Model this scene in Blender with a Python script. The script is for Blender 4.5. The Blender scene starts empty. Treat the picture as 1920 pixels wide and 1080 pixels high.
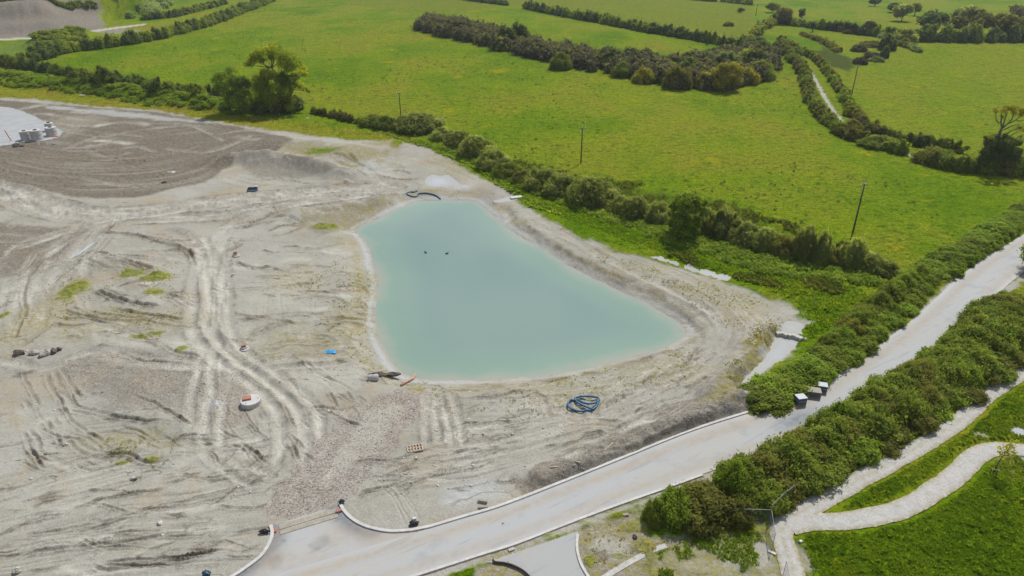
import bpy, math, random
import numpy as np
from mathutils import Vector, Matrix
R = math.radians
random.seed(7)
rng = np.random.default_rng(11)
C = bpy.context.scene.collection

# ------------------------------------------------------------------ camera
H, TH, F = 50.0, R(27.0), 1280.0          # drone height, pitch, focal length in 1920-wide pixels
cs, sn = math.cos(TH), math.sin(TH)
cam_d = bpy.data.cameras.new('camera'); cam_d.sensor_width = 36; cam_d.lens = 24
cam_d.clip_start = 0.5; cam_d.clip_end = 12000
cam = bpy.data.objects.new('camera', cam_d); C.objects.link(cam)
cam.location = (0, 0, H); cam.rotation_euler = (R(90) - TH, 0, 0)
bpy.context.scene.camera = cam

# ------------------------------------------------------------------ numpy noise
def _hash(ix, iy, seed):
    h = (ix.astype(np.int64) * 374761393 + iy.astype(np.int64) * 668265263 + seed * 974634777) & 0x7fffffff
    h = ((h ^ (h >> 13)) * 1274126177) & 0x7fffffff
    return ((h ^ (h >> 16)) & 0xffff) / 65535.0
def noise(x, y, seed=0):                    # value noise, -1..1
    x = np.asarray(x, float); y = np.asarray(y, float)
    ix = np.floor(x); iy = np.floor(y); fx = x - ix; fy = y - iy
    ux = fx*fx*(3-2*fx); uy = fy*fy*(3-2*fy)
    a = _hash(ix, iy, seed); b = _hash(ix+1, iy, seed); c = _hash(ix, iy+1, seed); d = _hash(ix+1, iy+1, seed)
    return 2*((a*(1-ux)+b*ux)*(1-uy) + (c*(1-ux)+d*ux)*uy) - 1
def fbm(x, y, seed=0, o=4):
    t = 0; a = .5
    for k in range(o):
        t = t + a*noise(x*2**k + 17.3*k, y*2**k - 9.1*k, seed+k); a *= .5
    return t
def sst(a, b, x):
    t = np.clip((x-a)/(b-a), 0, 1); return t*t*(3-2*t)

# ------------------------------------------------------------------ pixel -> ground (surveying the photo)
def rays(p):
    p = np.asarray(p, float).reshape(-1, 2)
    u = (p[:, 0]-960)/F; v = (540-p[:, 1])/F
    return np.stack([u, cs+v*sn, -sn+v*cs], 1)
def Uf(p, z=0.0):
    d = rays(p); t = (z-H)/d[:, 2]
    return (d*t[:, None])[:, :2]
def hbase(x, y):
    h = 4.0*sst(170, 420, y) + .6*fbm(x/60, y/60, 5, 2)*sst(150, 260, y)
    return h + 3.0*sst(240, 420, y)*np.exp(-((x-20)/110)**2)
def UT(p):                                   # survey onto the smooth relief of the land
    d = rays(p); z = np.zeros(len(d))
    for _ in range(14):
        t = (z-H)/d[:, 2]; q = (d*t[:, None])[:, :2]; z = .5*z+.5*hbase(q[:, 0], q[:, 1])
    t = (z-H)/d[:, 2]; return (d*t[:, None])[:, :2]
def smooth(pts, n=6, closed=False):         # Catmull-Rom
    P = np.asarray(pts, float); m = len(P); out = []
    rngk = range(m) if closed else range(m-1)
    for i in rngk:
        if closed: p0, p1, p2, p3 = P[(i-1) % m], P[i], P[(i+1) % m], P[(i+2) % m]
        else: p0, p1, p2, p3 = P[max(i-1, 0)], P[i], P[i+1], P[min(i+2, m-1)]
        for k in range(n):
            t = k/n
            out.append(.5*((2*p1)+(-p0+p2)*t+(2*p0-5*p1+4*p2-p3)*t*t+(-p0+3*p1-3*p2+p3)*t**3))
    if not closed: out.append(P[-1])
    return np.array(out)
def seg_dist(x, y, P, closed=False):        # distance, signed side, arclength
    best = np.full(x.shape, 1e9); side = np.zeros(x.shape); U = np.zeros(x.shape)
    L = 0; n = len(P)
    for i in range(n if closed else n-1):
        a, b = P[i], P[(i+1) % n]; d = b-a; l = math.hypot(*d)
        if l < 1e-6: continue
        rx = x-a[0]; ry = y-a[1]
        t = np.clip((rx*d[0]+ry*d[1])/(l*l), 0, 1)
        q = np.hypot(rx-t*d[0], ry-t*d[1]); m = q < best
        best = np.where(m, q, best); side = np.where(m, np.sign(d[0]*ry-d[1]*rx), side); U = np.where(m, L+t*l, U)
        L += l
    return best, side, U
def inside(x, y, P):
    c = np.zeros(x.shape, bool); n = len(P)
    for i in range(n):
        a, b = P[i], P[(i+1) % n]
        if a[1] == b[1]: continue
        c ^= ((a[1] > y) != (b[1] > y)) & (x < (b[0]-a[0])*(y-a[1])/(b[1]-a[1])+a[0])
    return c
def sdf(x, y, P):                           # negative inside
    d, _, _ = seg_dist(x, y, P, True)
    return np.where(inside(x, y, P), -d, d)

# ------------------------------------------------------------------ survey: pond, puddles, road
WL = -1.2
POND = Uf(smooth([(664,430),(700,412),(740,392),(770,380),(800,374),(850,374),(890,376),(908,386),(932,407),(960,430),(1000,455),(1050,485),(1100,513),(1150,538),(1200,560),(1240,582),(1270,600),(1286,616),(1288,628),(1275,640),(1245,655),(1200,668),(1150,682),(1100,694),(1040,705),(980,711),(900,716),(840,716),(790,715),(760,708),(735,690),(718,665),(706,640),(698,610),(697,580),(703,545),(704,525),(695,500),(690,475),(680,455)], 3, True), WL)
PUDS = {}
for nm, lv, pts in [('far', -.1, [(804,346),(799,338),(812,329),(828,331),(838,329),(850,338),(862,349),(845,348),(825,350)]),
        ('channel', -.35, [(930,378),(945,372),(962,366),(974,368),(976,373),(955,377)]),
        ('long', -.1, [(1282,502),(1292,494),(1305,503),(1325,505),(1345,511),(1370,519),(1362,526),(1335,519),(1305,511)]),
        ('thin', -.16, [(1222,482),(1238,480),(1262,489),(1274,493),(1270,498),(1256,494),(1238,489)]),
        ('upper', -.1, [(1470,612),(1480,606),(1500,608),(1502,626),(1486,623),(1474,625)]),
        ('stream', -.4, [(1456,630),(1478,633),(1500,640),(1490,652),(1478,662),(1462,674),(1440,690),(1420,704),(1406,716),(1400,728),(1396,738),(1391,730),(1394,716),(1404,703),(1420,688),(1438,670),(1446,650)])]:
    PUDS[nm] = (lv, Uf(smooth(pts, 3, True), lv))
def extend(P, a, b):
    P = np.asarray(P)
    d0 = P[0]-P[1]; d0 /= np.hypot(*d0); d1 = P[-1]-P[-2]; d1 /= np.hypot(*d1)
    A = [P[0]+d0*a*k/6 for k in range(6, 0, -1)]; B = [P[-1]+d1*b*k/6 for k in range(1, 7)]
    return np.vstack([A, P, B])
UP = extend(Uf([(780,998),(870,971),(960,943),(1150,868),(1300,808),(1440,763),(1500,738),(1560,706),(1620,666),(1700,608),(1750,564),(1800,518),(1850,482),(1905,448)]), 45, 60)
UPs = smooth(UP, 8)
def normals(P):
    T = np.gradient(P, axis=0); T /= np.hypot(T[:, 0], T[:, 1])[:, None]
    return np.stack([T[:, 1], -T[:, 0]], 1)       # to the right of travel
NR = normals(UPs)
WID = 4.7 + 1.6*sst(0, 25, UPs[:, 0])
LO = UPs + NR*WID[:, None]
ROADPOLY = np.vstack([UPs, LO[::-1]])
KL = Uf(smooth([(511,984),(514,1000),(507,1022),(492,1044),(467,1064),(436,1084),(380,1112)], 5))
KR = Uf(smooth([(635,946),(645,963),(665,980),(693,992),(735,999),(790,995)], 5))
SIDE = np.vstack([KL, Uf([(700,1060),(820,1010)]), KR[::-1]])
KB = Uf(smooth([(1086,1003),(1084,1020),(1086,1038),(1093,1060),(1106,1082),(1120,1100)], 5))
APRON = np.vstack([Uf([(905,1056),(1000,1024),(1082,996)]), KB, Uf([(1060,1110),(1000,1100),(986,1080),(968,1066),(945,1056)])])
P1L = smooth(Uf([(1512,1200),(1490,1090),(1474,1030),(1466,1000),(1482,972),(1530,945),(1596,908),(1680,862),(1745,824),(1800,788),(1850,742),(1888,716),(1930,696),(1990,670)]), 6)
P2L = smooth(Uf([(1478,986),(1510,979),(1545,978),(1600,975),(1680,958),(1740,928),(1790,893),(1828,857),(1860,842),(1900,842),(1930,845),(2000,850)]), 6)
PAVE = UT([(-60,196),(0,200),(22,202),(45,209),(62,216),(85,228),(105,238),(120,247),(112,258),(92,263),(70,266),(40,267),(20,272),(-60,285)])

# ------------------------------------------------------------------ macro terrain
def ridge(pts, w, h, wob=.3):
    return (UT(pts), w, h, wob)
MOUNDS = [
    ridge([(425,302),(500,300),(560,308),(610,320),(645,332)], 4.0, 2.2),
    ridge([(520,268),(600,275),(660,283)], 6, 1.0),
    ridge([(1418,736),(1362,756),(1292,786),(1192,826),(1102,861),(1008,898)], 1.7, 1.0),
    ridge([(1385,755),(1340,778),(1270,805)], .9, .5),
    ridge([(1432,618),(1404,655),(1368,700),(1330,742)], 1.7, .9),
    ridge([(560,402),(620,398),(680,388),(735,370)], 2.6, 1.2),
    ridge([(-20,150),(60,156),(140,166),(220,176),(320,190),(420,206)], 5.0, 3.0),
    ridge([(180,690),(280,702),(380,704)], 5, .6),
    ridge([(200,655),(300,660),(370,668)], 1.6, .5),
    ridge([(170,484),(230,492),(300,508)], 1.6, .45),
    ridge([(190,548),(260,562),(310,572)], 1.6, .35),
    ridge([(230,775),(300,790),(360,812)], 1.6, .5),
    ridge([(230,835),(280,850),(330,856)], 1.3, .35),
    ridge([(85,85),(115,80),(150,72)], 9, 5.0),
    ridge([(800,360),(860,366),(910,378)], 2.4, .5),
    ridge([(470,400),(560,385),(640,380)], 3.0, .7),
    ridge([(930,392),(1000,440),(1100,500),(1200,550),(1262,582)], 1.2, .45),
]
QB = UT([(-140,70),(0,66),(60,63),(120,60),(180,53),(198,46)])
def hm(x, y):
    x = np.asarray(x, float); y = np.asarray(y, float)
    h = hbase(x, y)
    # cut face of the quarry, far upper left
    d, s, u = seg_dist(x, y, QB)
    gul = 1.5*fbm(u/9, u*0+2.2, 31, 3)
    up = np.where(s > 0, d, 0)
    q = 4.5*sst(0, 10, up+gul) + 1.0*sst(10, 18, up) + 8.5*sst(18, 34, up+gul*1.5)
    wx = 1-sst(QB[-1, 0]-14, QB[-1, 0]+4, x)
    h = h + q*wx*(1-sst(90, 200, up))
    for P, w, a, wob in MOUNDS:
        x0, y0 = P.min(0)-3.5*w; x1, y1 = P.max(0)+3.5*w
        m = (x > x0) & (x < x1) & (y > y0) & (y < y1)
        if not m.any(): continue
        xm, ym = x[m], y[m]
        d, s, u = seg_dist(xm, ym, P)
        d = np.maximum(0, d*(1+wob*noise(xm/w*.7, ym/w*.7, 3)))
        ends = 1
        h[m] = h[m] + a*np.exp(-(d/w)**2)*(1+.45*fbm(xm/w*1.1, ym/w*1.1, 9, 3))
    # pond bowl
    m = (x > -45) & (x < 45) & (y > 50) & (y < 175)
    if m.any():
        xm, ym = x[m], y[m]
        d = sdf(xm, ym, POND) + .25*fbm(xm*.9, ym*.9, 44, 3)
        W = 5.5-2.5*sst(-5, 10, xm)
        f = sst(-.25, 1, d/W)
        hin = WL - .05 - 1.1*sst(0, 8, -d)
        h[m] = np.where(d > -.6, WL-.05+(h[m]-WL+.05)*f, hin)
    for lv, P in PUDS.values():
        x0, y0 = P.min(0)-3; x1, y1 = P.max(0)+3
        m = (x > x0) & (x < x1) & (y > y0) & (y < y1)
        if not m.any(): continue
        d = sdf(x[m], y[m], P) + .35*fbm(x[m]*1.1, y[m]*1.1, 71, 3)
        f = sst(-.2, 1.4, d)
        h[m] = (lv-.06)+(h[m]-lv+.06)*f
    for P, lv in ((ROADPOLY, -.06), (SIDE, -.06), (APRON, -.06)):
        x0, y0 = P.min(0)-2; x1, y1 = P.max(0)+2
        m = (x > x0) & (x < x1) & (y > y0) & (y < y1)
        if not m.any(): continue
        d = sdf(x[m], y[m], P)
        f = sst(-.05, .9, d)
        h[m] = lv*(1-f)+h[m]*f
    return h
def h1(x, y): return float(hm(np.array([x]), np.array([y]))[0])
def G(p):                                   # pixel(s) -> points on the terrain
    d = rays(p); n = len(d); T = -H/d[:, 2]
    out = np.zeros((n, 3))
    ks = np.linspace(.72, 1.1, 240)
    X = d[:, 0:1]*T[:, None]*ks; Y = d[:, 1:2]*T[:, None]*ks; Z = H+d[:, 2:3]*T[:, None]*ks
    D = Z-hm(X.ravel(), Y.ravel()).reshape(X.shape)
    for i in range(n):
        k = np.argmax(D[i] < 0) if (D[i] < 0).any() else len(ks)-1
        k = max(k, 1); f = D[i, k-1]/(D[i, k-1]-D[i, k]+1e-12); f = min(max(f, 0), 1)
        out[i] = [X[i, k-1]+f*(X[i, k]-X[i, k-1]), Y[i, k-1]+f*(Y[i, k]-Y[i, k-1]), Z[i, k-1]+f*(Z[i, k]-Z[i, k-1])]
    return out
def G1(px, py): return Vector(G([(px, py)])[0])
def ppm(P):                                  # pixels per metre at a world point, and view depression
    z = P[1]*cs+(H-P[2])*sn
    return F/z, math.atan2(H-P[2], math.hypot(P[0], P[1]))

# ------------------------------------------------------------------ object helpers
def tag(o, label=None, cat=None, group=None, kind=None):
    if label: o['label'] = label
    if cat: o['category'] = cat
    if group: o['group'] = group
    if kind: o['kind'] = kind
    return o
def empty(name, loc=(0, 0, 0), rz=0):
    o = bpy.data.objects.new(name, None); C.objects.link(o); o.location = loc; o.rotation_euler = (0, 0, rz)
    o.empty_display_size = .3
    return o
def raw_mesh(name, V, faces, mat=None, smoothf=False, attrs=None, fattrs=None):
    me = bpy.data.meshes.new(name)
    V = np.asarray(V, np.float32)
    fl = [np.asarray(f, np.int32) for f in faces if len(f)]
    me.vertices.add(len(V)); me.vertices.foreach_set('co', V.ravel())
    loops = np.concatenate([f.ravel() for f in fl]); sizes = np.concatenate([np.full(len(f), f.shape[1], np.int32) for f in fl])
    starts = np.concatenate([[0], np.cumsum(sizes)[:-1]]).astype(np.int32)
    me.loops.add(len(loops)); me.loops.foreach_set('vertex_index', loops)
    me.polygons.add(len(sizes)); me.polygons.foreach_set('loop_start', starts)
    me.update(calc_edges=True)
    if smoothf: me.polygons.foreach_set('use_smooth', np.ones(len(sizes), bool))
    for k, v in (attrs or {}).items():
        if v.ndim == 1:
            a = me.attributes.new(k, 'FLOAT', 'POINT'); a.data.foreach_set('value', v.astype(np.float32))
        else:
            a = me.attributes.new(k, 'FLOAT_COLOR', 'POINT'); a.data.foreach_set('color', v.astype(np.float32).ravel())
    for k, v in (fattrs or {}).items():
        a = me.attributes.new(k, 'FLOAT', 'FACE'); a.data.foreach_set('value', v.astype(np.float32))
    if mat: me.materials.append(mat)
    me.validate(verbose=False)
    return me
def obj(name, me, parent=None, loc=None):
    o = bpy.data.objects.new(name, me); C.objects.link(o)
    if parent: o.parent = parent
    if loc is not None: o.location = loc
    return o
class MB:
    def __init__(s): s.v = []; s.f = []
    def add(s, vs, fs):
        b = len(s.v); s.v += [tuple(v) for v in vs]; s.f += [tuple(i+b for i in f) for f in fs]; return s
    def box(s, c, d, rz=0, tilt=(0, 0)):
        M = Matrix.Rotation(rz, 3, 'Z') @ Matrix.Rotation(tilt[0], 3, 'X') @ Matrix.Rotation(tilt[1], 3, 'Y')
        vs = [Vector(c)+M @ Vector((sx*d[0]/2, sy*d[1]/2, sz*d[2]/2)) for sz in (-1, 1) for sx, sy in ((-1, -1), (1, -1), (1, 1), (-1, 1))]
        return s.add(vs, [(3, 2, 1, 0), (4, 5, 6, 7), (0, 1, 5, 4), (1, 2, 6, 5), (2, 3, 7, 6), (3, 0, 4, 7)])
    def lathe(s, prof, n=24, c=(0, 0, 0), cap=True):
        vs = []; fs = []
        for r, z in prof:
            for k in range(n):
                a = 2*math.pi*k/n; vs.append((c[0]+r*math.cos(a), c[1]+r*math.sin(a), c[2]+z))
        for i in range(len(prof)-1):
            for k in range(n):
                fs.append((i*n+k, i*n+(k+1) % n, (i+1)*n+(k+1) % n, (i+1)*n+k))
        if cap:
            fs.append(tuple(range(n-1, -1, -1))); m = (len(prof)-1)*n; fs.append(tuple(range(m, m+n)))
        return s.add(vs, fs)
    def tube(s, pts, r, n=6, cap=True):
        P = [Vector(p) for p in pts]; m = len(P); rr = r if hasattr(r, '__len__') else [r]*m
        vs = []; fs = []; ref = Vector((0.31, .2, .93))
        for i in range(m):
            t = (P[min(i+1, m-1)]-P[max(i-1, 0)])
            if t.length < 1e-9: t = Vector((0, 0, 1))
            t.normalize(); a = t.cross(ref)
            if a.length < .05: a = t.cross(Vector((1, 0, 0)))
            a.normalize(); b = t.cross(a)
            for k in range(n):
                q = 2*math.pi*k/n; vs.append(P[i]+(a*math.cos(q)+b*math.sin(q))*rr[i])
        for i in range(m-1):
            for k in range(n): fs.append((i*n+k, i*n+(k+1) % n, (i+1)*n+(k+1) % n, (i+1)*n+k))
        if cap: fs.append(tuple(range(n-1, -1, -1))); fs.append(tuple(range((m-1)*n, m*n)))
        return s.add(vs, fs)
    def rock(s, c, d, seed=0, n=8, flat=.0):
        r = random.Random(seed); vs = []; fs = []; rows = 5
        for i in range(rows+1):
            ph = math.pi*i/rows
            for k in range(n):
                a = 2*math.pi*k/n; q = 1+.28*(r.random()-.5)*2
                vs.append((c[0]+d[0]/2*q*math.sin(ph)*math.cos(a), c[1]+d[1]/2*q*math.sin(ph)*math.sin(a), c[2]+d[2]/2*q*math.cos(ph)))
        for i in range(rows):
            for k in range(n): fs.append((i*n+k, (i+1)*n+k, (i+1)*n+(k+1) % n, i*n+(k+1) % n))
        return s.add(vs, fs)
    def build(s, name, mat, parent=None, smoothf=False, bevel=0):
        me = bpy.data.meshes.new(name); me.from_pydata([tuple(v) for v in s.v], [], s.f); me.update()
        if mat: me.materials.append(mat)
        if smoothf: me.polygons.foreach_set('use_smooth', np.ones(len(me.polygons), bool))
        o = obj(name, me, parent)
        if bevel:
            b = o.modifiers.new('bevel', 'BEVEL'); b.width = bevel; b.segments = 2; b.limit_method = 'ANGLE'
        return o

# ------------------------------------------------------------------ materials
class NT:
    def __init__(s, name):
        s.m = bpy.data.materials.new(name); s.m.use_nodes = True; s.t = s.m.node_tree; s.t.nodes.clear()
        s.out = s.n('ShaderNodeOutputMaterial')
        s.co = s.n('ShaderNodeTexCoord').outputs['Object']
    def n(s, typ, **kw):
        x = s.t.nodes.new(typ)
        for k, v in kw.items(): setattr(x, k, v)
        return x
    def l(s, a, b): s.t.links.new(a, b)
    def _in(s, node, i, v):
        if hasattr(v, 'is_output') or isinstance(v, bpy.types.NodeSocket): s.l(v, node.inputs[i])
        else:
            if isinstance(v, tuple) and len(v) == 3 and node.inputs[i].type == 'RGBA': v = (*v, 1)
            node.inputs[i].default_value = v
    def attr(s, nm, out='Fac'):
        a = s.n('ShaderNodeAttribute'); a.attribute_name = nm; return a.outputs[out]
    def sep(s, c):
        a = s.n('ShaderNodeSeparateColor'); s.l(c, a.inputs[0]); return a.outputs
    def mix(s, f, a, b, mode='MIX'):
        x = s.n('ShaderNodeMix', data_type='RGBA', blend_type=mode); x.clamp_factor = True
        s._in(x, 0, f); s._in(x, 6, a); s._in(x, 7, b); return x.outputs[2]
    def math(s, op, a, b=0.0, c=None, clamp=False):
        x = s.n('ShaderNodeMath', operation=op); x.use_clamp = clamp
        s._in(x, 0, a); s._in(x, 1, b)
        if c is not None: s._in(x, 2, c)
        return x.outputs[0]
    def noise(s, scale, detail=4, rough=.6, vec=None, dist=0):
        x = s.n('ShaderNodeTexNoise'); x.inputs['Scale'].default_value = scale; x.inputs['Detail'].default_value = detail
        x.inputs['Roughness'].default_value = rough; x.inputs['Distortion'].default_value = dist
        s.l(vec or s.co, x.inputs['Vector']); return x.outputs['Fac']
    def vor(s, scale, vec=None, out='Distance'):
        x = s.n('ShaderNodeTexVoronoi'); x.inputs['Scale'].default_value = scale; s.l(vec or s.co, x.inputs['Vector']); return x.outputs[out]
    def map(s, scale=(1, 1, 1), rot=(0, 0, 0)):
        x = s.n('ShaderNodeMapping'); x.inputs['Scale'].default_value = scale; x.inputs['Rotation'].default_value = rot
        s.l(s.co, x.inputs['Vector']); return x.outputs[0]
    def rmp(s, v, a, b, lo=0.0, hi=1.0):
        x = s.n('ShaderNodeMapRange'); x.clamp = True; s._in(x, 0, v)
        for i, q in enumerate((a, b, lo, hi)): x.inputs[i+1].default_value = q
        return x.outputs[0]
    def bump(s, h, strength=.5, dist=.05):
        x = s.n('ShaderNodeBump'); x.inputs['Strength'].default_value = strength; x.inputs['Distance'].default_value = dist
        s.l(h, x.inputs['Height']); return x.outputs[0]
    def bsdf(s, col, rough=.85, spec=.25, normal=None, metal=0.0, link=True):
        p = s.n('ShaderNodeBsdfPrincipled'); s._in(p, 'Base Color', col); s._in(p, 'Roughness', rough)
        p.inputs['Specular IOR Level'].default_value = spec; p.inputs['Metallic'].default_value = metal
        if normal: s.l(normal, p.inputs['Normal'])
        if link: s.l(p.outputs[0], s.out.inputs[0])
        return p
def simple(name, col, rough=.8, var=.25, scale=6.0, spec=.25, metal=0.0, bump=.2):
    t = NT(name); n = t.noise(scale, 5, .65); n2 = t.noise(scale*.17, 3)
    k = t.math('MULTIPLY', t.rmp(n, .3, .7, 1-var, 1+var), t.rmp(n2, .3, .7, 1-var*.6, 1+var*.6))
    c = t.mix(1.0, col, t.comb(k) if False else k, 'MULTIPLY')
    t.bsdf(c, rough, spec, t.bump(n, bump, .03), metal); return t.m

def ground_material():
    t = NT('ground_surface')
    A = t.sep(t.attr('ma', 'Color')); B = t.sep(t.attr('mb', 'Color'))
    aA = t.attr('ma', 'Alpha'); aB = t.attr('mb', 'Alpha')
    gr, tone, rush = A[0], A[1], A[2]; pale = aA; brown, pink, silt = B[0], B[1], B[2]; moss = aB
    n1 = t.noise(.12, 5, .6); n2 = t.noise(1.1, 5, .65); n3 = t.noise(7, 4, .7); n4 = t.noise(.035, 3, .5)
    soil = t.mix(t.rmp(n1, .35, .65), SOIL[0], SOIL[1])
    soil = t.mix(t.rmp(n2, .55, .75, 0, .4), soil, SOIL[2])
    soil = t.mix(t.rmp(t.noise(.09, 5, .7, None, .6), .52, .66, 0, .75), soil, SOIL[3])
    soil = t.mix(t.rmp(n4, .52, .60, 0, .45), soil, SOIL[1])
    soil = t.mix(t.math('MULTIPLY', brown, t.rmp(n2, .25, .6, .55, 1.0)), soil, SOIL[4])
    soil = t.mix(t.math('MULTIPLY', pink, t.rmp(n3, .3, .62, .4, 1.0)), soil, SOIL[5])
    soil = t.mix(t.math('MULTIPLY', pale, t.rmp(n2, .25, .55, .75, 1.0)), soil, SOIL[6])
    soil = t.mix(t.math('MULTIPLY', silt, t.rmp(n2, .2, .5, .6, 1.0)), soil, SOIL[7])
    stone = t.vor(8.5, out='Color'); sv = t.sep(stone)[0]
    stn = t.math('ADD', t.math('MULTIPLY', t.math('ADD', brown, pink), .9), .25, clamp=True)
    soil = t.mix(stn, soil, t.mix(1.0, soil, t.rmp(sv, 0, 1, .62, 1.35), 'MULTIPLY'))
    soil = t.mix(1.0, soil, t.rmp(n3, .3, .7, .86, 1.14), 'MULTIPLY')
    clod = t.noise(2.6, 4, .75, None, 1.5)
    soil = t.mix(t.rmp(clod, .64, .72, 0, .5), soil, (.15, .135, .10))
    # thin wandering scrape lines and loose stones
    for sc_, rot_, thr, seed_ in ((.20, .15, .009, 0.0), (.42, -.25, .012, 31.0), (.33, .9, .010, 57.0)):
        mp = t.map((.42, 1, 1), (0, 0, rot_)); off = t.n('ShaderNodeVectorMath', operation='ADD'); off.inputs[1].default_value = (seed_, seed_*2, 0); t.l(mp, off.inputs[0])
        ln = t.math('ABSOLUTE', t.math('SUBTRACT', t.noise(sc_, 3, .55, off.outputs[0]), .5))
        gate = t.rmp(t.noise(.16, 3, .6, off.outputs[0]), .55, .66)
        soil = t.mix(t.math('MULTIPLY', t.rmp(ln, thr*.35, thr, .8, 0), gate), soil, (.135, .118, .088))
    v2 = t.vor(1.5); v2c = t.sep(t.vor(1.5, out='Color')); 
    soil = t.mix(t.math('MULTIPLY', t.rmp(v2, .05, .10, 1, 0), t.rmp(v2c[0], .72, .75)), soil, (.50, .49, .46))
    soil = t.mix(t.math('MULTIPLY', t.rmp(v2, .06, .13, 1, 0), t.rmp(v2c[1], .70, .73)), soil, (.13, .115, .09))
    mm = t.math('MULTIPLY', moss, t.rmp(t.noise(1.6, 5, .7), .42, .58))
    soil = t.mix(mm, soil, t.mix(t.rmp(n3, .4, .6), (.27, .20, .055), (.17, .185, .03)))
    # grass
    g = t.mix(tone, GRASS[0], GRASS[1])
    g = t.mix(t.rmp(tone, .55, 1.0), g, GRASS[2])
    gm = t.map((1, 1.7, 1)); k1 = t.noise(.38, 6, .75, gm); k2 = t.noise(2.6, 4, .7, gm); k3 = t.noise(.06, 4, .6)
    g = t.mix(t.rmp(k1, .50, .62, 0, .72), g, GRASS[3])
    g = t.mix(t.rmp(k3, .48, .68, 0, .5), g, GRASS[4])
    g = t.mix(t.rmp(t.noise(.11, 3, .55), .63, .72, 0, .6), g, GRASS[5])
    g = t.mix(1.0, g, t.rmp(k2, .32, .68, .5, 1.5), 'MULTIPLY')
    g = t.mix(1.0, g, t.rmp(t.noise(.9, 4, .7, gm), .35, .65, .75, 1.25), 'MULTIPLY')
    g = t.mix(rush, g, t.mix(t.rmp(k2, .35, .65), GRASS[6], GRASS[7]))
    col = t.mix(gr, soil, g)
    hgt = t.math('ADD', t.math('MULTIPLY', n2, .22), t.math('MULTIPLY', n3, .14))
    hg = t.math('ADD', t.math('MULTIPLY', k2, .9), t.math('MULTIPLY', t.noise(9, 3, .7), .6))
    hh = t.n('ShaderNodeMix', data_type='FLOAT'); t.l(gr, hh.inputs[0]); t.l(hgt, hh.inputs[2]); t.l(hg, hh.inputs[3])
    t.bsdf(col, .95, .03, t.bump(hh.outputs[0], .85, .18))
    return t.m
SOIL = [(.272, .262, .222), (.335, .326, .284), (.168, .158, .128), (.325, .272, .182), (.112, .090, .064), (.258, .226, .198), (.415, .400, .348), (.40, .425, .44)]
GRASS = [(.200, .172, .018), (.112, .200, .001), (.076, .142, .001), (.034, .084, .001), (.150, .208, .001), (.28, .225, .002), (.036, .056, .008), (.072, .088, .016)]

def leaf_material(name, lo, mid, hi, trans=.3, rough=.55):
    t = NT(name)
    a = t.attr('tint'); r = t.n('ShaderNodeObjectInfo').outputs['Random']
    c = t.mix(t.rmp(a, 0, .5), lo, mid); c = t.mix(t.rmp(a, .5, 1), c, hi)
    c = t.mix(1.0, c, t.rmp(r, 0, 1, .78, 1.22), 'MULTIPLY')
    p = t.bsdf(c, rough, .12, link=False)
    tr = t.n('ShaderNodeBsdfTranslucent'); t.l(t.mix(1.0, c, (1.25, 1.2, .6), 'MULTIPLY'), tr.inputs[0])
    ms = t.n('ShaderNodeMixShader'); ms.inputs[0].default_value = trans
    t.l(p.outputs[0], ms.inputs[1]); t.l(tr.outputs[0], ms.inputs[2]); t.l(ms.outputs[0], t.out.inputs[0])
    return t.m
M = {}
M['ground'] = ground_material()
M['hedge'] = leaf_material('hedge_leaves', (0.1365, 0.182, 0.0278), (0.2093, 0.273, 0.0341), (0.3367, 0.3913, 0.0495), 0.5, 0.75)
M['fresh'] = leaf_material('fresh_leaves', (0.1366, 0.2135, 0.0217), (0.222, 0.316, 0.029), (0.3587, 0.4441, 0.0508), 0.5, 0.75)
M['olive'] = leaf_material('olive_leaves', (0.1207, 0.1288, 0.0299), (0.1898, 0.1978, 0.0368), (0.299, 0.2932, 0.0575), 0.5, 0.75)
M['willow'] = leaf_material('willow_leaves', (.17, .21, .055), (.28, .33, .09), (.46, .50, .18), 0.65, 0.75)
M['dark'] = leaf_material('dark_leaves', (0.0764, 0.1092, 0.0341), (0.1183, 0.1638, 0.0402), (0.1911, 0.2457, 0.0527), 0.5, 0.75)
M['gorse'] = leaf_material('gorse_leaves', (.075, .075, .042), (.115, .115, .052), (.18, .185, .06), 0.45, 0.75)
M['gold'] = leaf_material('gold_leaves', (0.231, 0.2156, 0.0235), (0.3542, 0.3388, 0.0315), (0.5082, 0.462, 0.0524), 0.5, 0.75)
M['oak'] = leaf_material('oak_leaves', (.15, .21, .014), (.27, .33, .02), (.46, .48, .035), 0.68, 0.75)
M['pale'] = leaf_material('pale_leaves', (0.168, 0.238, 0.0714), (0.252, 0.336, 0.1071), (0.364, 0.434, 0.1666), 0.5, 0.75)
M['rushes'] = leaf_material('rush_blades', (0.084, 0.112, 0.0238), (0.133, 0.161, 0.0333), (0.196, 0.21, 0.0476), 0.5, 0.75)
M['weed'] = leaf_material('weed_leaves', (0.28, 0.259, 0.0476), (0.378, 0.343, 0.0595), (0.392, 0.448, 0.0595), 0.5, 0.75)
M['blade'] = leaf_material('grass_blades', (0.133, 0.231, 0.0119), (0.21, 0.329, 0.0167), (0.35, 0.42, 0.0357), 0.5, 0.75)
M['bark'] = simple('bark', (.12, .10, .075), .9, .35, 3)
M['twig'] = simple('twigs', (.15, .125, .10), .9, .3, 3)
M['concrete'] = simple('concrete', (.40, .39, .365), .85, .18, 4)
M['kerb'] = simple('kerb_concrete', (.47, .46, .44), .8, .15, 3)
M['ring'] = simple('ring_concrete', (.38, .37, .35), .85, .2, 2)
M['cover'] = simple('cover_concrete', (.47, .46, .445), .8, .12, 3)
M['brick'] = simple('brick_red', (.36, .17, .11), .85, .25, 6)
M['wood'] = simple('raw_timber', (.40, .32, .235), .8, .25, 8)
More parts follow.
